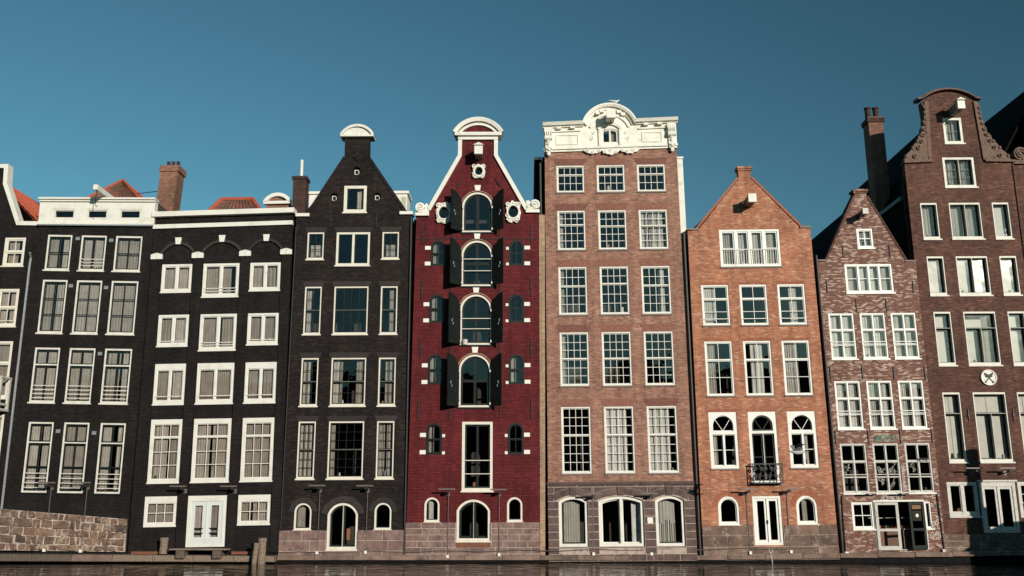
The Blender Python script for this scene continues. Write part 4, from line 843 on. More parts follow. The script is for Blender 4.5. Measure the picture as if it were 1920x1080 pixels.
for x, dz in ((.28, 0), (5.72, .12)):
    m = MB().box(x - .19, x + .19, -.30, -.07, 18.24 + dz, 18.46 + dz).box(x - .16, x + .16, -.26, -.07, 17.95 + dz, 18.24 + dz).tube([(x - .17, -.24, 17.98 + dz), (x + .17, -.24, 17.98 + dz)], .11, 10).box(x - .13, x + .13, -.18, -.07, 17.55 + dz, 17.95 + dz).tube([(x - .14, -.17, 17.55 + dz), (x + .14, -.17, 17.55 + dz)], .08, 10)
    for k in range(4): m.ball((x, -.20, 17.85 - .13 * k + dz), .11 - .012 * k, .07, .075, 8); m.box(x - .15 + .09 * k, x - .11 + .09 * k, -.32, -.29, 18.1 + dz, 18.4 + dz)
    m.ball((x, -.14, 17.28 + dz), .10, .08, .12, 8); m.ball((x - .08, -.14, 17.40 + dz), .07); m.ball((x + .08, -.14, 17.40 + dz), .07)
    H.part('console', m, CREAM, cn)
ap = [(1.80, 17.46), (4.28, 17.52)]
for k in range(25):
    t = k / 24; x = 4.28 - 2.48 * t; ap.append((x, 17.44 - .22 * abs(math.sin(math.pi * t * 3)) * (1.0 if .3 < t < .7 else .75) - .05 * math.sin(t * 40) ** 2))
H.part('carved_apron', MB().prism(ap, -.13, .0), CREAM, cn)
for s in (-1, 1):
    for (dx, dz, rr) in ((.78, 17.98, .10), (.70, 18.25, .07)): H.part('scroll', MB().spiral(3.0 + s * dx, dz, rr, 1.4, -.11, -.07, .03, s, 14), CREAM, cn)
for k in range(9): H.part('scroll', MB().spiral(2.0 + .25 * k, 17.40 - .06 * (k % 2), .085, 1.3, -.16, -.12, .03, (-1) ** k, 12), CREAM, cn)
H.hoist(3.02, 18.86, .80, .34, .36, CREAM, CREAM, hood=False)
H.part('roof', MB().roof(.1, 17.0, 3.0, 18.35, 5.85, 17.0, .6, 9), ROOFD)

# ============================================================ house 6: orange brick
H = House('canal_house', 'orange brick house with a plain pointed gable and fanlight windows', (7.67, 0, 0.08), (0.10, -0.53, -0.48),
    [(0, 0), (5.44, 0), (5.40, 13.80), (4.98, 13.80), (2.97, 16.10), (3.0, 16.55), (2.44, 16.55), (2.45, 16.08), (.52, 13.76), (.08, 13.72)], B_ORG, white=W_COOL)
CX = ((.52, 1.68), (2.15, 3.31), (3.77, 4.93))
lg = ((0, .66, 1, 1, 2, 1), (0, 0, 1, .66, 2, 2))
cs = (((0, .55, NETW),), (), ((.42, .75, NETW),)); cs2 = (((0, .38, NET),), ((.25, .75, NETW),), ((.05, .6, NETW),)); cs3 = (((0, .25, NET),), (), ((.5, .78, NET),))
for k, (x0, x1) in enumerate(CX):
    H.win((x0, 9.55, x1, 11.32), fw=.068, lights=lg, mt=.03, sw=.034, bw=.022, cur=cs[k], rails=(.13,), sillm=SILLS)
    H.win((x0, 6.57, x1, 8.88), fw=.068, lights=lg, mt=.03, sw=.034, bw=.022, cur=cs2[k], sillm=SILLS)
    z0 = 2.98 if k == 1 else 3.6; z1 = 5.91; ix0, ix1 = x0 + .15, x1 - .15; zs = 5.12; cx = (x0 + x1) / 2; hr = (ix1 - ix0) / 2
    fan = outline(ix0, zs, ix1, 5.76, min(hr, .43)); lowf = (5.02 - z0 - .12) / (z1 - z0 - .24)
    def radial(a, w=.022):
        d = Vector((math.cos(a), math.sin(a))); nn = Vector((-d.y, d.x)) * w / 2; p = Vector((cx, zs + .01)); e = p + d * (hr * 1.0 if abs(a - math.pi / 2) > .6 else .62)
        return [tuple(p - nn), tuple(e - nn), tuple(e + nn), tuple(p + nn)]
    ll = ((0, 0, .5, lowf, 1, 2), (.5, 0, 1, lowf, 1, 2))
    H.win((x0, z0, x1, z1), fw=.12, lights=ll, mt=.07 if k != 1 else .02, light_polys=[(fan, 1, 1)], bar_polys=[radial(R(57)), radial(R(123))], sw=.03 if k != 1 else .06, sash=WHITE if k != 1 else BLACKP, bars=WHITE if k != 1 else BLACKP, cur=tuple((a, b, c, 0, lowf) for a, b, c in cs3[k]), sillm=SILLS, sd=.06)
    for z in (11.32, 8.88, 5.91): H.flat_arch(x0 - .03, x1 + .03, z + .012, .10, SOLD_ORG, .01, .005, .06)
w = H.win((1.43, 12.10, 4.04, 13.78), fw=.10, lights=((0, 0, .25, 1, 1, 2), (.25, 0, .5, 1, 1, 1), (.5, 0, .75, 1, 1, 1), (.75, 0, 1, 1, 1, 2)), mt=.12, sw=.05, cur=((.02, .23, NET), (.3, .72, NET), (.78, .98, NET)), sillm=SILLS)
m = MB()
for k in range(22): m.box(1.6 + .105 * k, 1.615 + .105 * k, -.012, .01, 12.24, 12.86)
m.box(1.55, 3.92, -.015, .012, 12.86, 12.89); H.part('guard_rail', m, WHITE, w)
H.win((.70, 1.37, 1.55, 2.50), rise=.42, fw=.09, sash=WHITE, sw=.04, sd=.05, sillm=WHITE); H.win((3.86, 1.37, 4.71, 2.50), rise=.42, fw=.09, sash=WHITE, sw=.04, cur=((.3, .6, NET),), sd=.05)
for x0, x1 in ((.67, 1.58), (3.83, 4.74)): H.ring_arch(x0, x1, 2.07, .45, .22, SOLD_ORG, .006, 18, .009)
d = H.win((2.10, .57, 3.26, 2.50), name='door', fw=.11, lights=two, mt=.02, sash=WHITE, sw=.09, sill=False, sd=.04, label='white double door with tall glass panels'); H.part('door_handle', MB().box(2.665, 2.69, -.02, .06, 1.4, 1.55), IRON, d)
H.wall(); H.shell(5.44, 13.6, floors=(2.7, 6.2, 9.2, 11.8))
H.part('shoulder_cap', MB().box(.04, .56, -.06, .36, 13.76, 13.84), SILLS); H.part('shoulder_cap', MB().box(4.94, 5.44, -.06, .36, 13.805, 13.885), SILLS)
H.part('neck_cap', MB().box(2.38, 3.06, -.08, .4, 16.55, 16.64).box(2.41, 3.03, -.04, .36, 16.47, 16.55), B_ORG)
ed = MB(); e2 = [(.0, .36), (.0, -.03), (.09, -.03), (.09, .36)]
H.part('gable_edge', MB().sweep([(2.44, 16.10), (.50, 13.80)], [(o_ - .09, y) for o_, y in e2]).sweep([(5.0, 13.84), (2.97, 16.12)], [(o_ - .09, y) for o_, y in e2]), SOLD_ORG)
H.hoist(2.76, 14.93, .85, .28, .32, WHITE, BEAMW, hood=False); H.part('beam_plate', MB().box(2.5, 2.62, -.04, 0, 14.9, 15.05), AGED)
H.part('roof', MB().roof(.15, 13.6, 2.72, 16.0, 5.3, 13.6, .34, 9), ROOFD)
H.attic([(.2, 13.5), (5.2, 13.5), (2.72, 15.95)])
bl = H.part('balcony', MB().box(2.12, 3.34, -.30, .0, 2.98, 3.03), IRON)
m = MB()
m.box(2.10, 3.36, -.32, -.28, 3.74, 3.79).box(2.12, 3.34, -.31, -.29, 3.10, 3.13)
for x in (2.13, 3.33): m.box(x - .015, x + .015, -.31, -.28, 3.03, 3.76).box(x - .01, x + .01, -.28, 0, 3.76, 3.79)
H.part('railing', m, IRON, bl)
m = MB()
for k in range(6):
    cx = 2.22 + k * .205; s = (-1) ** k; m.tube([(cx + .08 * math.sin(t * .9) * s, -.30, 3.13 + .62 * t / 8) for t in range(9)], .018, 5).spiral(cx, 3.3, .085, 1.5, -.312, -.288, .026, s, 14).spiral(cx + .04, 3.58, .08, 1.5, -.312, -.288, .026, -s, 14)
H.part('iron_scrolls', m, IRON, bl)
pl = H.part('plinth', MB().box(.0, 2.08, -.035, .0, 0, 1.33).box(3.28, 5.42, -.035, .0, 0, 1.33).box(2.082, 3.278, -.034, .0, 0, .52), ST_MOR)
stones(H, pl, courses(-.01, 5.44, [0, .22, .52, .96, 1.36], 1.35, [(2.06, .525, 3.3, 2.3)]), -.06, ST_STAIN, thick=.05)
H.pipe([(-.09, .12, 13.4), (-.09, .12, .2)], .05, IRON); H.pipe([(5.58, .1, 12.6), (5.62, .1, .2)], .05, IRON)
H.part('mooring_ring', MB().tube([(2.68 + .07 * math.cos(a * .7), -.09, .36 + .07 * math.sin(a * .7)) for a in range(10)], .014, 5).tube([(2.68, -.1, .29), (2.7, -.12, .05), (2.72, -.14, -.2)], .012, 5), AGED)

# ============================================================ house 7: mottled brick
H = House('canal_house', 'narrow mottled brick house with a steep gable, graffiti and an open shop door', (13.38, .3, 0.25), (0.05, -0.53, 0.10),
    [(0, 0), (4.18, 0), (4.25, 12.2), (3.84, 12.22), (2.41, 15.2), (2.41, 15.44), (1.88, 15.44), (1.89, 15.2), (.40, 12.28), (0, 12.25)], B_MOT, white=W_COOL)
CX = ((.25, 1.34), (1.60, 2.68), (2.93, 4.0))
l4 = ((0, .64, .5, 1, 1, 1), (.5, .64, 1, 1, 1, 1), (0, 0, .5, .64, 1, 2), (.5, 0, 1, .64, 1, 2))
for k, (x0, x1) in enumerate(CX):
    kw = dict(fw=.07, lights=l4, mt=.05, sw=.026, bw=.022, sillm=WHITE)
    H.win((x0, 8.0, x1, 9.98), cur=((0, .46, NETW), (.53, 1, NETW)), rails=(.28, .36), **kw)
    H.win((x0, 5.06, x1, 7.07), cur=((0, .45, NETW), (.52, .95, NETW)), rails=(.28, .36), **kw)
    H.win((x0, 2.45, x1, 4.47), rails=(.30, .36), railm=GREYW, frame=GREYW, **{**kw, 'sillm': WHITE}, sash=GREYW)
H.win((1.14, 10.86, 3.20, 12.15), fw=.085, lights=((0, 0, .26, 1, 1, 2), (.26, 0, .5, 1, 1, 2), (.5, 0, .74, 1, 1, 2), (.74, 0, 1, 1, 1, 2)), mt=.07, sw=.03, cur=((0, .24, NETW), (.28, .72, NETW), (.76, 1, NETG)))
H.win((1.81, 12.86, 2.52, 13.75), fw=.085, lights=((0, 0, 1, 1, 2, 2),), sw=.03, bw=.035, cur=((0, 1, NETG),))
H.win((.51, 1.03, 1.40, 2.10), fw=.075, lights=((0, 0, 1, 1, 2, 2),), sw=.035, bw=.03)
H.win((3.50, 1.03, 3.76, 2.10), fw=.06, sw=.02, cur=((0, 1, NETB),))
H.open.append(outline(1.43, .22, 3.47, 2.10))
H.wall(); H.shell(4.2, 12.1, floors=(2.25, 4.8, 7.5, 10.4))
df = H.part('shop_doorway', MB().prism(outline(1.40, .2, 3.50, 2.17), -.02, .08, [outline(1.45, .22, 3.45, 2.10)]), WHITE)
def leaf(parent, x0, x1, z0, z1, mat, ang, hx, y=-.06, mid=.42):
    w = x1 - x0; a, b = (0, w) if hx == x0 else (-w, 0); zm = (z1 - z0) * mid
    o = H.part('door_leaf', MB().prism(outline(a, 0, b, z1 - z0), -.022, .022, [outline(a + .11, zm + .05, b - .11, z1 - z0 - .1), outline(a + .11, .16, b - .11, zm - .05)]), mat, parent, loc=(hx, y, z0), rot=(0, 0, R(ang)))
    H.part('pane', MB().box(a + .10, b - .10, -.004, .004, zm + .04, z1 - z0 - .09), GLASS, o); H.part('pane', MB().box(a + .10, b - .10, -.004, .004, .15, zm - .04), GLASS, o); return o
leaf(df, 1.44, 2.36, .20, 2.08, GREYW, -6, 1.44, -.05); o = leaf(df, 2.72, 3.44, .22, 2.08, BLACKP, 14, 3.44, -.06)
H.part('poster', MB().prism(circ(-.36, 1.32, .16, 20), .006, .012, [circ(-.36, 1.32, .045, 12)]), RECORD, o); H.part('poster', MB().prism(outline(-.57, 1.12, -.14, 1.52), .013, .018), RECORD, o); H.part('poster', MB().prism(circ(-.36, 1.33, .07, 16), -.012, -.006), CREAM, o); H.part('poster', MB().prism(outline(-.56, 1.58, -.14, 1.74), .006, .012), CARD, o)
ct = H.part('display_counter', MB().box(1.6, 3.2, .9, 1.4, .2, .95), BEAMW, df)
H.part('counter_shelf', MB().box(1.5, 3.3, .85, 1.45, .953, 1.0).box(1.5, 3.3, .9, 1.3, 1.42, 1.45), GREYW, df)
for k in range(10): H.part('display_box', MB().box(-.06, .06, -.06, .06, 0, .13), (TERRA, CREAM, CARD)[k % 3], df, loc=(1.62 + .165 * k, 1.02, 1.0), key='dbox')
H.part('shoulder_cap', MB().box(-.03, .44, -.06, .36, 12.283, 12.35), SILLS); H.part('shoulder_cap', MB().box(3.80, 4.28, -.06, .36, 12.223, 12.29), SILLS)
H.part('neck_cap', MB().box(1.80, 2.47, -.1, .42, 15.44, 15.53).box(1.84, 2.44, -.05, .37, 15.37, 15.44), B_MOT)
H.part('gable_edge', MB().sweep([(1.88, 15.22), (.38, 12.30)], [(-.07, .36), (-.07, -.025), (.015, -.025), (.015, .36)]).sweep([(3.86, 12.25), (2.42, 15.22)], [(-.07, .36), (-.07, -.025), (.015, -.025), (.015, .36)]), B_DRK)
H.hoist(1.98, 14.30, .8, .18, .2, GREYW, BLACKP, hood=False)
for (x, z) in ((1.15, 12.73), (3.18, 12.71), (.31, 11.14), (4.03, 11.11), (1.5, 10.33), (2.79, 10.32), (.13, 7.42), (1.48, 7.41), (2.81, 7.39), (4.12, 7.38), (.11, 4.72), (1.47, 4.72), (2.80, 4.72), (4.13, 4.73)): H.part('wall_anchor', MB().box(-.02, .02, -.045, -.002, -.27, .27), IRON, loc=(x, 0, z), key='anch7')
H.part('roof', MB().roof(.1, 12.0, 2.13, 15.0, 4.1, 12.0, .34, 9), ROOFD)
H.attic([(.2, 11.9), (4.0, 11.9), (2.13, 14.9)])
H.pipe([(.16, -.05, 2.35), (.13, -.05, 2.2), (.10, -.05, .15)], .022, IRON, 'cable_pipe'); H.pipe([(4.05, -.05, 2.4), (4.10, -.05, .2)], .022, IRON, 'cable_pipe')
H.part('junction_box', MB().box(.06, .2, -.11, 0, .04, .16), CREAM); H.part('junction_box', MB().box(4.0, 4.12, -.11, 0, .1, .22), GREYW)
H.part('vent_hole', MB().prism(circ(3.95, 1.92, .06, 12), -.012, .0), IRON)
def strokes(name, x, z, sc, letters, mat, parent, w=.022, y=-.012, lean=0.15):
    G = {'R': [[(0, 0), (0, 1), (.5, .95), (.55, .65), (.05, .5), (.55, 0)]], 'G': [[(.6, .9), (.2, 1), (0, .5), (.2, 0), (.6, .1), (.6, .45), (.35, .45)]], 'O': [[(.3, 1), (0, .6), (.1, 0), (.5, 0), (.6, .6), (.3, 1)]], 'X': [[(0, 0), (.6, 1)], [(0, 1), (.6, 0)]],
         'S': [[(.6, .9), (.2, 1), (.05, .7), (.5, .4), (.55, .1), (.1, 0)]], 'Y': [[(0, 1), (.3, .5), (.6, 1)], [(.3, .5), (.25, 0)]], 'M': [[(0, 0), (.1, 1), (.3, .4), (.5, 1), (.6, 0)]], 'E': [[(.5, 1), (0, 1), (0, .5), (.4, .5), (0, .5), (0, 0), (.5, 0)]], 'Z': [[(0, 1), (.6, .9), (0, .1), (.6, 0)]], 'N': [[(0, 0), (.1, 1), (.5, 0), (.6, 1)]]}
    m = MB(); cx = x
    for ch in letters:
        if ch in G:
            for st in G[ch]:
                pts = [(cx + (p[0] + lean * p[1]) * sc, z + p[1] * sc) for p in st]
                m.sweep(pts, [(-w / 2, y + .006), (-w / 2, y), (w / 2, y), (w / 2, y + .006)])
        cx += .78 * sc
    return H.part(name, m, mat, parent)
strokes('graffiti', 3.72, 1.02, .24, 'RG', CHALK, None); strokes('graffiti', 3.60, .66, .24, 'OSX', CHALK, None); strokes('graffiti', 1.75, 2.20, .13, 'MESNOESEZ', CHALK, None, .018); strokes('graffiti', 1.98, 2.31, .1, 'ONEMS', CHALK, None, .016)
strokes('graffiti', 1.72, 4.56, .22, 'SEZMS', TEAL, None, .04, lean=.4); strokes('graffiti', 1.78, 4.62, .17, 'OXZN', TEAL, None, .03, lean=.2)
for j in range(6): strokes('graffiti', 2.71, 2.55 + .17 * j, .15, random.choice(('S', 'G', 'O', 'E')) , CHALK, None, .02)
strokes('graffiti', 3.42, 3.72, .12, 'MESSE', INK, None, .022, y=.008)
for (x0, z0, n, mm) in ((.34, 3.15, 5, CHALK), (1.72, 3.15, 7, CHALK), (2.18, 3.15, 7, CHALK), (1.72, 2.62, 6, CHALK), (2.18, 2.62, 5, CHALK), (3.03, 3.2, 4, CHALK)):
    for j in range(n): strokes('window_scribble', x0 + random.uniform(0, .2), z0 + random.uniform(0, .38), random.uniform(.1, .18), random.choice('SGOEZM'), GREYW, None, .010, y=.052, lean=random.uniform(-.4, .6))
for x0 in (.9, 2.25): H.part('ledge_bar', MB().box(x0, x0 + .75, -.42, -.36, 2.44, 2.49).box(x0 + .3, x0 + .36, -.36, -.0, 2.42, 2.47), GREYW)

# ============================================================ house 8: dark brown neck gable
H = House('canal_house', 'tall dark brown brick house with a round topped neck gable and carved claw pieces', (17.64, .6, 0.31), (0.24, -0.18, -0.55),
    [(0, 0), (4.72, 0), (4.86, 16.82), (3.64, 16.85), (3.54, 19.75)] + arcpts(1.04, 3.54, 19.75, .50)[1:-1] + [(1.04, 19.75), (1.19, 16.85), (0, 16.80)], B_DRK, white=W_GREY)
def blind(w, x0, x1, z0, z1, y=.30): H.part('blind', MB().box(x0, x1, y, y + .02, z0, z1), BLIND_GLARE, w)  # also serves as painted sun glare in the upper rows
k8 = dict(fw=.055, head=.09, foot=.12, sash=BLACKP, sw=.05, sd=.16, glass=GLASSW, sillm=WHITE)
H.win((1.91, 17.75, 2.78, 19.0), fw=.12, sash=BLACKP, lights=((0, 0, 1, 1, 2, 2),), bw=.03, sd=.1, cur=((0, 1, NETG),))
H.win((1.70, 15.68, 3.12, 17.10), fw=.11, sash=BLACKP, lights=((0, 0, .5, 1, 2, 3), (.5, 0, 1, 1, 2, 3)), mt=.02, bw=.025, sd=.14, cur=((0, 1, NETG),))
for i, (z0, z1, xs) in enumerate(((13.29, 14.97, (.50, 1.76, 3.66)), (10.76, 12.52, (.53, 1.80, 3.70)), (7.71, 10.05, (.57, 1.85, 3.75)), (3.66, 6.57, (.58, 1.86, 3.72)))):
    for k, x0 in enumerate(xs):
        x1 = x0 + (1.39 if k == 1 else .755)
        if i < 2: L8 = ((0, 0, .5, 1, 1, 1), (.5, 0, 1, 1, 1, 1)) if k == 1 else ((0, 0, 1, 1, 1, 1),); mt = .02
        else:
            f = .70; L8 = ((0, f, 1, 1, 1, 1), (0, 0, .5, f, 1, 1), (.5, 0, 1, f, 1, 1)) if k == 1 else ((0, f, 1, 1, 1, 1), (0, 0, 1, f, 1, 1)); mt = .012
        w = H.win((x0, z0, x1, z1), lights=L8, mt=mt, cur=((.62, 1, NET),) if i in (2,) and k else ((.0, 1, NET),) if i == 0 and k < 2 else (), **{**k8, 'glass': GLASS if i == 0 or i > 2 else GLASSW})
        if i == 3: blind(w, x0 + .08, x1 - .08, z0 + .1, z1 - .09); H.part('blind_fold', MB().box(x0 + (x1 - x0) * .47, x0 + (x1 - x0) * .5, .285, .30, z0 + .1, z1 - .1), GREYW, w)
        elif i == 1 or (i == 0 and k == 2): blind(w, x0 + .08, x1 - .08, z0 + .1, z1 - .09)  # white sheets behind these panes stand in for reflected sun
        elif i == 2: blind(w, x0 + .08, x0 + (x1 - x0) * (.62 if k else .94), z0 + .1, z1 - (.3 if k == 1 else .09), .33)
g8 = dict(frame=GREYW, sash=GREYW)
H.win((.36, 1.47, 1.62, 2.86), fw=.13, lights=two, mt=.13, sw=.035, foot=.16, **g8); H.win((3.27, 1.47, 4.54, 2.86), fw=.13, lights=((0, 0, .5, 1, 1, 3), (.5, 0, 1, 1, 1, 3)), mt=.13, sw=.035, foot=.16, **g8)
d = H.win((1.68, .81, 3.20, 2.86), name='door', fw=.14, head=.2, foot=.14, lights=two, mt=.02, sw=.10, sill=False, label='greyish white double door of the dark brown house', **g8)
H.part('door_lintel', MB().box(1.62, 3.26, -.05, 0, 2.86, 2.93), GREYW, d)
H.wall(); H.depth = 12.2; H.shell(4.72, 15.3, floors=(3.1, 7.1, 10.3, 12.9), sides=(TAR, TAR))
H.part('roof', MB().roof(.02, 15.2, 2.36, 19.45, 4.75, 15.2, .6, 12.6, .16), ROOFD)
H.attic([(.2, 15.2), (4.6, 15.2), (2.36, 19.0)])
H.part('eave_board', MB().box(-.14, .02, .5, 10, 15.25, 15.42), LEAD); H.pipe([(-.05, .25, 16.2), (-.05, .25, 12.3)], .06, B_DCH)
ch = H.part('chimney', MB().prism([(-.12, 15.0), (.60, 15.0), (.60, 20.45), (-.12, 20.45)], 3.2, 3.9), B_CHIM); H.part('chimney_cap', MB().box(-.18, .66, 3.14, 3.96, 20.15, 20.38), B_DCH, ch)
for k in range(2): H.part('chimney_pot', MB().tube([(.05 + .4 * k, 3.6, 20.45), (.05 + .4 * k, 3.6, 21.0)], .14, 10).tube([(.05 + .4 * k, 3.6, 21.0), (.05 + .4 * k, 3.6, 21.07)], .17, 10), B_DCH, ch)
o = H.part('dormer', MB().box(.1, 1.0, 4.6, 5.7, 15.6, 17.0), TAR); H.part('dormer_roof', MB().box(.02, 1.06, 4.5, 5.8, 17.0, 17.12), LEAD, o); H.part('dormer_window', MB().box(.25, .85, 4.57, 4.597, 15.85, 16.85), LEAD, o)
H.part('top_moulding', MB().sweep([(3.72, 19.86), (3.50, 19.90)] + arcpts(1.08, 3.50, 19.90, .44, 18)[1:-1] + [(1.08, 19.90), (.86, 19.86)], [(-.10, .38), (-.10, -.05), (-.04, -.09), (-.01, -.17), (.03, -.17), (.03, .38)]), SAND)
for s in (-1, 1):
    cx = lambda u: (1.12 - u) if s < 0 else (3.60 + u)
    H.part('neck_strip', MB().prism([(cx(-.02) + .07 * s * -1, 16.95), (cx(.06), 16.95), (cx(.18) if False else cx(.06) - s * .11, 19.75), (cx(-.02) - s * .20, 19.75)], -.08, .1), SAND)
    P = [(cx(.06), 16.93), (cx(1.12), 16.93), (cx(1.14), 17.06)]
    for t in range(15):
        u = t / 14; xx = 1.05 * (1 - u) ** 3.0 + .07; zz = 17.08 + 2.6 * u ** .85 - .10 * (1 - u); P.append((cx(xx + .07 * (t % 2)) - s * .10 * u, zz))
    P.append((cx(.02) - s * .1, 19.66))
    c = H.part('claw_piece', MB().prism(P, -.06, .22), SAND); m = MB()
    for t in range(9):
        u = t / 8; xx = .95 * (1 - u) ** 3.0 + .08; zz = 17.12 + 2.3 * u ** .85; H.part('carved_knob', MB().ball((cx(xx) - s * .10 * u, -.05, zz), .10 - .03 * u, .08, .10, 6), SAND, c); H.part('carved_scroll', MB().spiral(cx(xx * .62) - s * .08 * u, zz + .02, .11 - .04 * u, 1.2, -.13, -.055, .035, s, 12), SAND, c)
H.part('shoulder_cap', MB().prism([(-.04, 16.803), (1.24, 16.853), (1.24, 16.95), (-.04, 16.90)], -.12, .36), SAND); H.part('shoulder_cap', MB().prism([(3.58, 16.853), (4.92, 16.823), (4.92, 16.92), (3.58, 16.95)], -.12, .36), SAND)
H.hoist(2.36, 19.22, .95, .26, .34, WHITE, LEAD)
pq = H.part('plaque', MB().prism(circ(2.60, 7.18, .33, 28), -.05, .0), CREAM); H.part('plaque_rim', MB().sweep(circ(2.60, 7.18, .315, 28), [(-.02, -.05), (-.02, -.075), (.02, -.075), (.02, -.05)], True), CREAM, pq)
m = MB()
for s in (-1, 1):
    f = lambda pts: [(2.60 + s * p[0], 7.16 + p[1]) for p in pts]
    m.prism(f([(-.20, .24), (-.14, .04), (-.06, .01), (.02, .02), (.03, .09), (-.02, .15)]), -.066 - .003 * (s > 0), -.048)
    m.prism(f([(.0, .03), (.17, -.15), (.14, -.18), (-.03, .0)]), -.064 - .003 * (s > 0), -.049); m.prism(f(circ(.165, -.185, .048, 10)), -.067 - .003 * (s > 0), -.047)
H.part('crossed_trowels', m, INK, pq)
for (x, z) in ((1.58, 5.6), (3.46, 5.6)): H.anchor(x, z, .5)
H.part('quoin_gap', MB().box(4.76, 4.80, -.03, .3, .2, 16.7), TAR)
pl = H.part('plinth', MB().box(0, 4.7, -.04, 0, 0, .75), ST_MOR); stones(H, pl, courses(-.02, 4.72, [0, .25, .5, .76], .9), -.065, ST_STAIN, thick=.05)

# ============================================================ house 9: sliver at the right edge
H = House('canal_house', 'dark brick house at the right edge, only a strip and its scroll showing', (22.46, .6, 0.35), (0.2, -0.2, -0.4),
    [(0, 0), (4.6, 0), (4.7, 16.72), (3.6, 16.72), (3.5, 19.5), (1.2, 19.5), (1.1, 16.72), (.06, 16.72)], B_DRK)
for z0, z1 in ((13.3, 14.9), (10.8, 12.5), (7.7, 10.0), (3.7, 6.5)): H.win((.75, z0, 1.5, z1), lights=((0, 0, 1, 1, 1, 1),), **k8); H.win((1.9, z0, 3.2, z1), lights=two, **k8)
H.wall(); H.depth = 10; H.shell(4.6, 15.3, floors=(3, 7, 10.3, 12.9)); H.part('roof', MB().roof(-.05, 17.2, 2.3, 21.1, 4.65, 17.2, .6, 10.4, .16).box(.0, .2, .6, 10.2, 15.3, 17.25), ROOFD)
o = H.part('volute_block', MB().box(.0, 1.1, -.12, .36, 16.723, 16.9), SAND); H.part('volute', MB().prism(circ(.42, 17.22, .31, 20), -.08, .2).spiral(.42, 17.22, .28, 2.0, -.14, -.07, .06, 1).prism([(.4, 16.9), (1.1, 16.9), (1.1, 17.5), (.6, 17.3)], -.06, .2), SAND, o)
SK[0] = 0

# ------------------------------------------------------------ wall floodlights
LAMPS = [(-18.70, 3.12, -18.72, .50, 'floodlight bar on the white attic house, nearer the left edge'), (-17.28, 3.12, -17.26, .47, 'floodlight bar on the white attic house, below the gap beside its right window'),
 (-13.42, 2.98, None, 0, 'floodlight bar left above the white door of the wide black house'), (-11.39, 2.98, None, 0, 'floodlight bar right above the white door of the wide black house'),
 (-7.83, 3.01, -7.80, .40, 'floodlight bar left of the arched door on the charcoal gable house'), (-5.91, 3.0, -5.86, .42, 'floodlight bar right of the arched door on the charcoal gable house'),
 (-2.62, 2.87, -2.58, .26, 'floodlight bar left of the arched door on the red house'), (-.55, 2.85, -.52, .33, 'floodlight bar right of the arched door on the red house'),
 (3.22, 2.68, 3.26, .36, 'floodlight bar between left and middle stone arches of the brown house'), (5.51, 2.70, 5.58, .36, 'floodlight bar between middle and right stone arches of the brown house'),
 (9.52, 2.88, 9.53, .40, 'floodlight bar left above the white door of the orange house'), (11.18, 2.90, 11.16, .44, 'floodlight bar right above the white door of the orange house'),
 (18.95, 3.71, None, 0, 'floodlight bar above the left ground window of the dark brown house'), (20.31, 3.71, None, 0, 'floodlight bar above the door of the dark brown house')]
for i, (x, z, px, pz, lab) in enumerate(LAMPS):
    wy = .6 if x > 17 else 0
    o = empty('wall_floodlight', (x, wy, z)); tag(o, lab, 'floodlight', 'floodlight bars along the facades')
    hx = .14 if px is None else max(-.3, min(.3, px - x))
    make('light_bar', MB().box(-.335, .335, -.56, -.505, -.022, .028), LAMPM, o)
    make('bracket', MB().tube([(hx, -.02, -.19), (hx, -.3, -.14), (hx, -.53, -.03)], .022, 6).box(hx - .06, hx + .06, -.05, -.003, -.27, -.1), LAMPM, o)
    make('lamp_head', MB().chamfer(outline(hx - .075, -.15, hx + .055, -.06), -.50, -.36, .02), IRON, o)
    if px is not None:
        off = -.09
        make('conduit', MB().tube([(hx, off, -.2), (hx, off, pz - z)], .016, 6), LAMPM, o); make('junction_box', MB().chamfer(outline(hx - .055, pz - z - .075, hx + .055, pz - z + .045), -.17, -.07, .01), CREAM, o)

# ------------------------------------------------------------ things on the quay
def post(x, y, z0, z1, r, lab, tilt=(0, 0)):
    o = empty('mooring_post', (x, y, z0), (R(tilt[0]), R(tilt[1]), 0)); tag(o, lab, 'mooring post', 'timber mooring posts on the quay')
    n = 10; m = MB(); pts = [(random.uniform(-.008, .008), random.uniform(-.008, .008), (z1 - z0) * k / 5) for k in range(6)]
    make('shaft', m.tube(pts, r, n, r * .94), WOOD, o); make('post_cap', MB().tube([(0, 0, z1 - z0 - .12), (0, 0, z1 - z0 + .015)], r * 1.06, n), WOOD, o)
post(-13.84, -.42, .36, .97, .155, 'squat timber post standing left of the white door', (0, 0)); post(-9.84, -.75, -.9, .97, .16, 'thick capped timber post of the pair right of the white door'); post(-10.12, -.98, -.9, .80, .10, 'thin leaning timber post of the pair right of the white door', (0, 4))
o = empty('landing_stage', (-12.35, -.35, .3)); tag(o, 'plank landing step on blocks in front of the white door', 'step')
for k in range(3): make('plank', MB().chamfer(outline(-1.15, .22, 1.15, .275), -.42 + .15 * k, -.28 + .15 * k, .008), WOOD, o)
for x in (-.72, .72): make('block', MB().chamfer(outline(x - .17, -.1, x + .17, .215), -.38, .1, .02), WOODD, o)
for (xa, xb, lab) in ((-15.2, -13.95, 'rusty steel rail lying left of the door step'), (-11.2, -9.95, 'rusty steel rail lying right of the door step')):
    o = make('steel_rail', MB().box(xa, xb, -.2, -.12, .36, .44).box(xa, xb, -.24, -.08, .33, .36), RUST); tag(o, lab, 'rail')

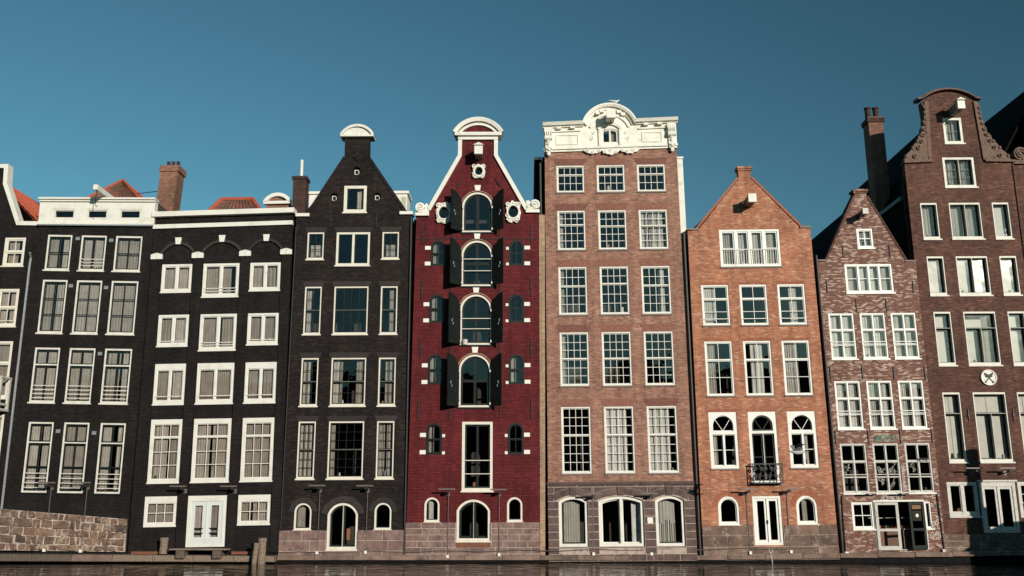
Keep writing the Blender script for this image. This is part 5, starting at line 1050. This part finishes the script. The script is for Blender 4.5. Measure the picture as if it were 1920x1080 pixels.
# ------------------------------------------------------------ gulls
def gull(name, loc, rotz, sc, lab, flying):
    o = empty(name, loc, (0, 0, rotz)); tag(o, lab, 'gull'); o.scale = (sc,) * 3
    prof = [(-.30, .012, .02), (-.22, .035, .012), (-.10, .075, 0), (.02, .09, -.005), (.12, .075, .0), (.19, .05, .02 if flying else .07), (.24, .045, .03 if flying else .12), (.28, .04, .03 if flying else .14), (.31, .022, .025 if flying else .135)]
    m = MB(); n = 10
    for (x, r, z) in prof: m.v += [(x, r * math.cos(2 * math.pi * j / n), z + r * .92 * math.sin(2 * math.pi * j / n)) for j in range(n)]
    for k in range(len(prof) - 1):
        for j in range(n): m.f.append((k * n + j, k * n + (j + 1) % n, (k + 1) * n + (j + 1) % n, (k + 1) * n + j))
    m.f.append(tuple(reversed(range(n)))); m.f.append(tuple((len(prof) - 1) * n + j for j in range(n)))
    make('body', m, GULLL if flying else GULLW, o, smooth=True)
    hz = .025 if flying else .135
    make('beak', MB().tube([(.30, 0, hz), (.36, 0, hz - .012)], .016, 6, .004), IRON if flying else TERRA, o)
    make('tail', MB().add([(-.26, -.03, .02), (-.26, .03, .02), (-.44, .06, .02), (-.44, -.06, .02), (-.26, -.03, .032), (-.26, .03, .032), (-.44, .06, .026), (-.44, -.06, .026)], [(0, 1, 2, 3), (7, 6, 5, 4), (0, 4, 5, 1), (1, 5, 6, 2), (2, 6, 7, 3), (3, 7, 4, 0)]), GULLG if flying else GULLW, o)
    for s in (-1, 1):
        if flying: sp = [((.13, s * .06, .04), (-.08, s * .06, .04)), ((.16, s * .22, .20), (-.07, s * .24, .18)), ((.10, s * .42, .26), (-.08, s * .42, .24)), ((-.08, s * .62, .24), (-.12, s * .62, .23))]
        else: sp = [((.10, s * .085, .05), (.08, s * .08, -.04)), ((-.05, s * .10, .05), (-.05, s * .095, -.05)), ((-.22, s * .06, .04), (-.22, s * .055, -.01)), ((-.38, s * .015, .03), (-.38, s * .012, .015))]
        m = MB()
        for a, b in sp: m.v += [a, b, (b[0], b[1], b[2] + .012), (a[0], a[1] + s * .004, a[2] + .014)]
        for k in range(3):
            for j in range(4): m.f.append((4 * k + j, 4 * k + (j + 1) % 4, 4 * k + 4 + (j + 1) % 4, 4 * k + 4 + j))
        m.f += [(0, 1, 2, 3), (15, 14, 13, 12)]
        make('wing', m, GULLG if flying else GULLL, o)
        if not flying: make('leg', MB().tube([(-.01, s * .03, -.07), (.0, s * .03, -.16)], .008, 5), TERRA, o)
gull('gull', (10.18, -5, 4.12), R(182), 1.0, 'grey gull flying past the right arched window of the orange house', True)
gull('gull', (1.47 + 3.13, -.08, 19.82), R(20), .75, 'white gull standing on top of the white arched cornice', False)

# ------------------------------------------------------------ unseen piles and barge, added at the right to shadow the dark brown house
o = empty('shadow_piles', (22.55, -5.4, 0)); tag(o, 'unseen timber piles added beyond the right edge to cast a tall shadow', 'pile')
make('pile', MB().tube([(0, 0, -1), (0, 0, 6.2)], .30, 10, .26), WOODD, o); make('pile', MB().tube([(.55, -.3, -1), (.3, -.1, 3.9)], .26, 10, .22), WOODD, o); make('pile', MB().tube([(-.5, .2, -1), (-.3, .1, 3.4)], .26, 10, .22), WOODD, o)
o = empty('shadow_barge', (24.6, -6.6, 0)); tag(o, 'unseen dark barge added beyond the right edge for its low shadow', 'boat')
hp = [(-3.9, 1.5), (-3.4, .9), (3.4, .9), (3.9, 1.6), (3.7, -.4), (-3.6, -.4)]
m = MB()
for (w_, z_) in ((.9, -.4), (1.35, .6), (1.45, 1.55)):
    m.v += [(-4.2 if z_ > 0 else -3.4, 0, z_), (-3.2, -w_, z_), (3.2, -w_, z_), (4.3 if z_ > 0 else 3.5, 0, z_), (3.2, w_, z_), (-3.2, w_, z_)]
for k in range(2):
    for j in range(6): m.f.append((k * 6 + j, k * 6 + (j + 1) % 6, k * 6 + 6 + (j + 1) % 6, k * 6 + 6 + j))
m.f += [tuple(range(12, 18)), (5, 4, 3, 2, 1, 0)]
make('hull', m, TAR, o); make('cabin', MB().box(-1.9, 1.8, -1.0, 1.0, 1.55, 2.55).box(-2.0, 1.9, -1.1, 1.1, 2.55, 2.63), WOODD, o); make('wheelhouse', MB().box(-.6, .7, -.7, .7, 2.632, 3.4).box(-.7, .8, -.8, .8, 3.4, 3.47), WOODD, o)
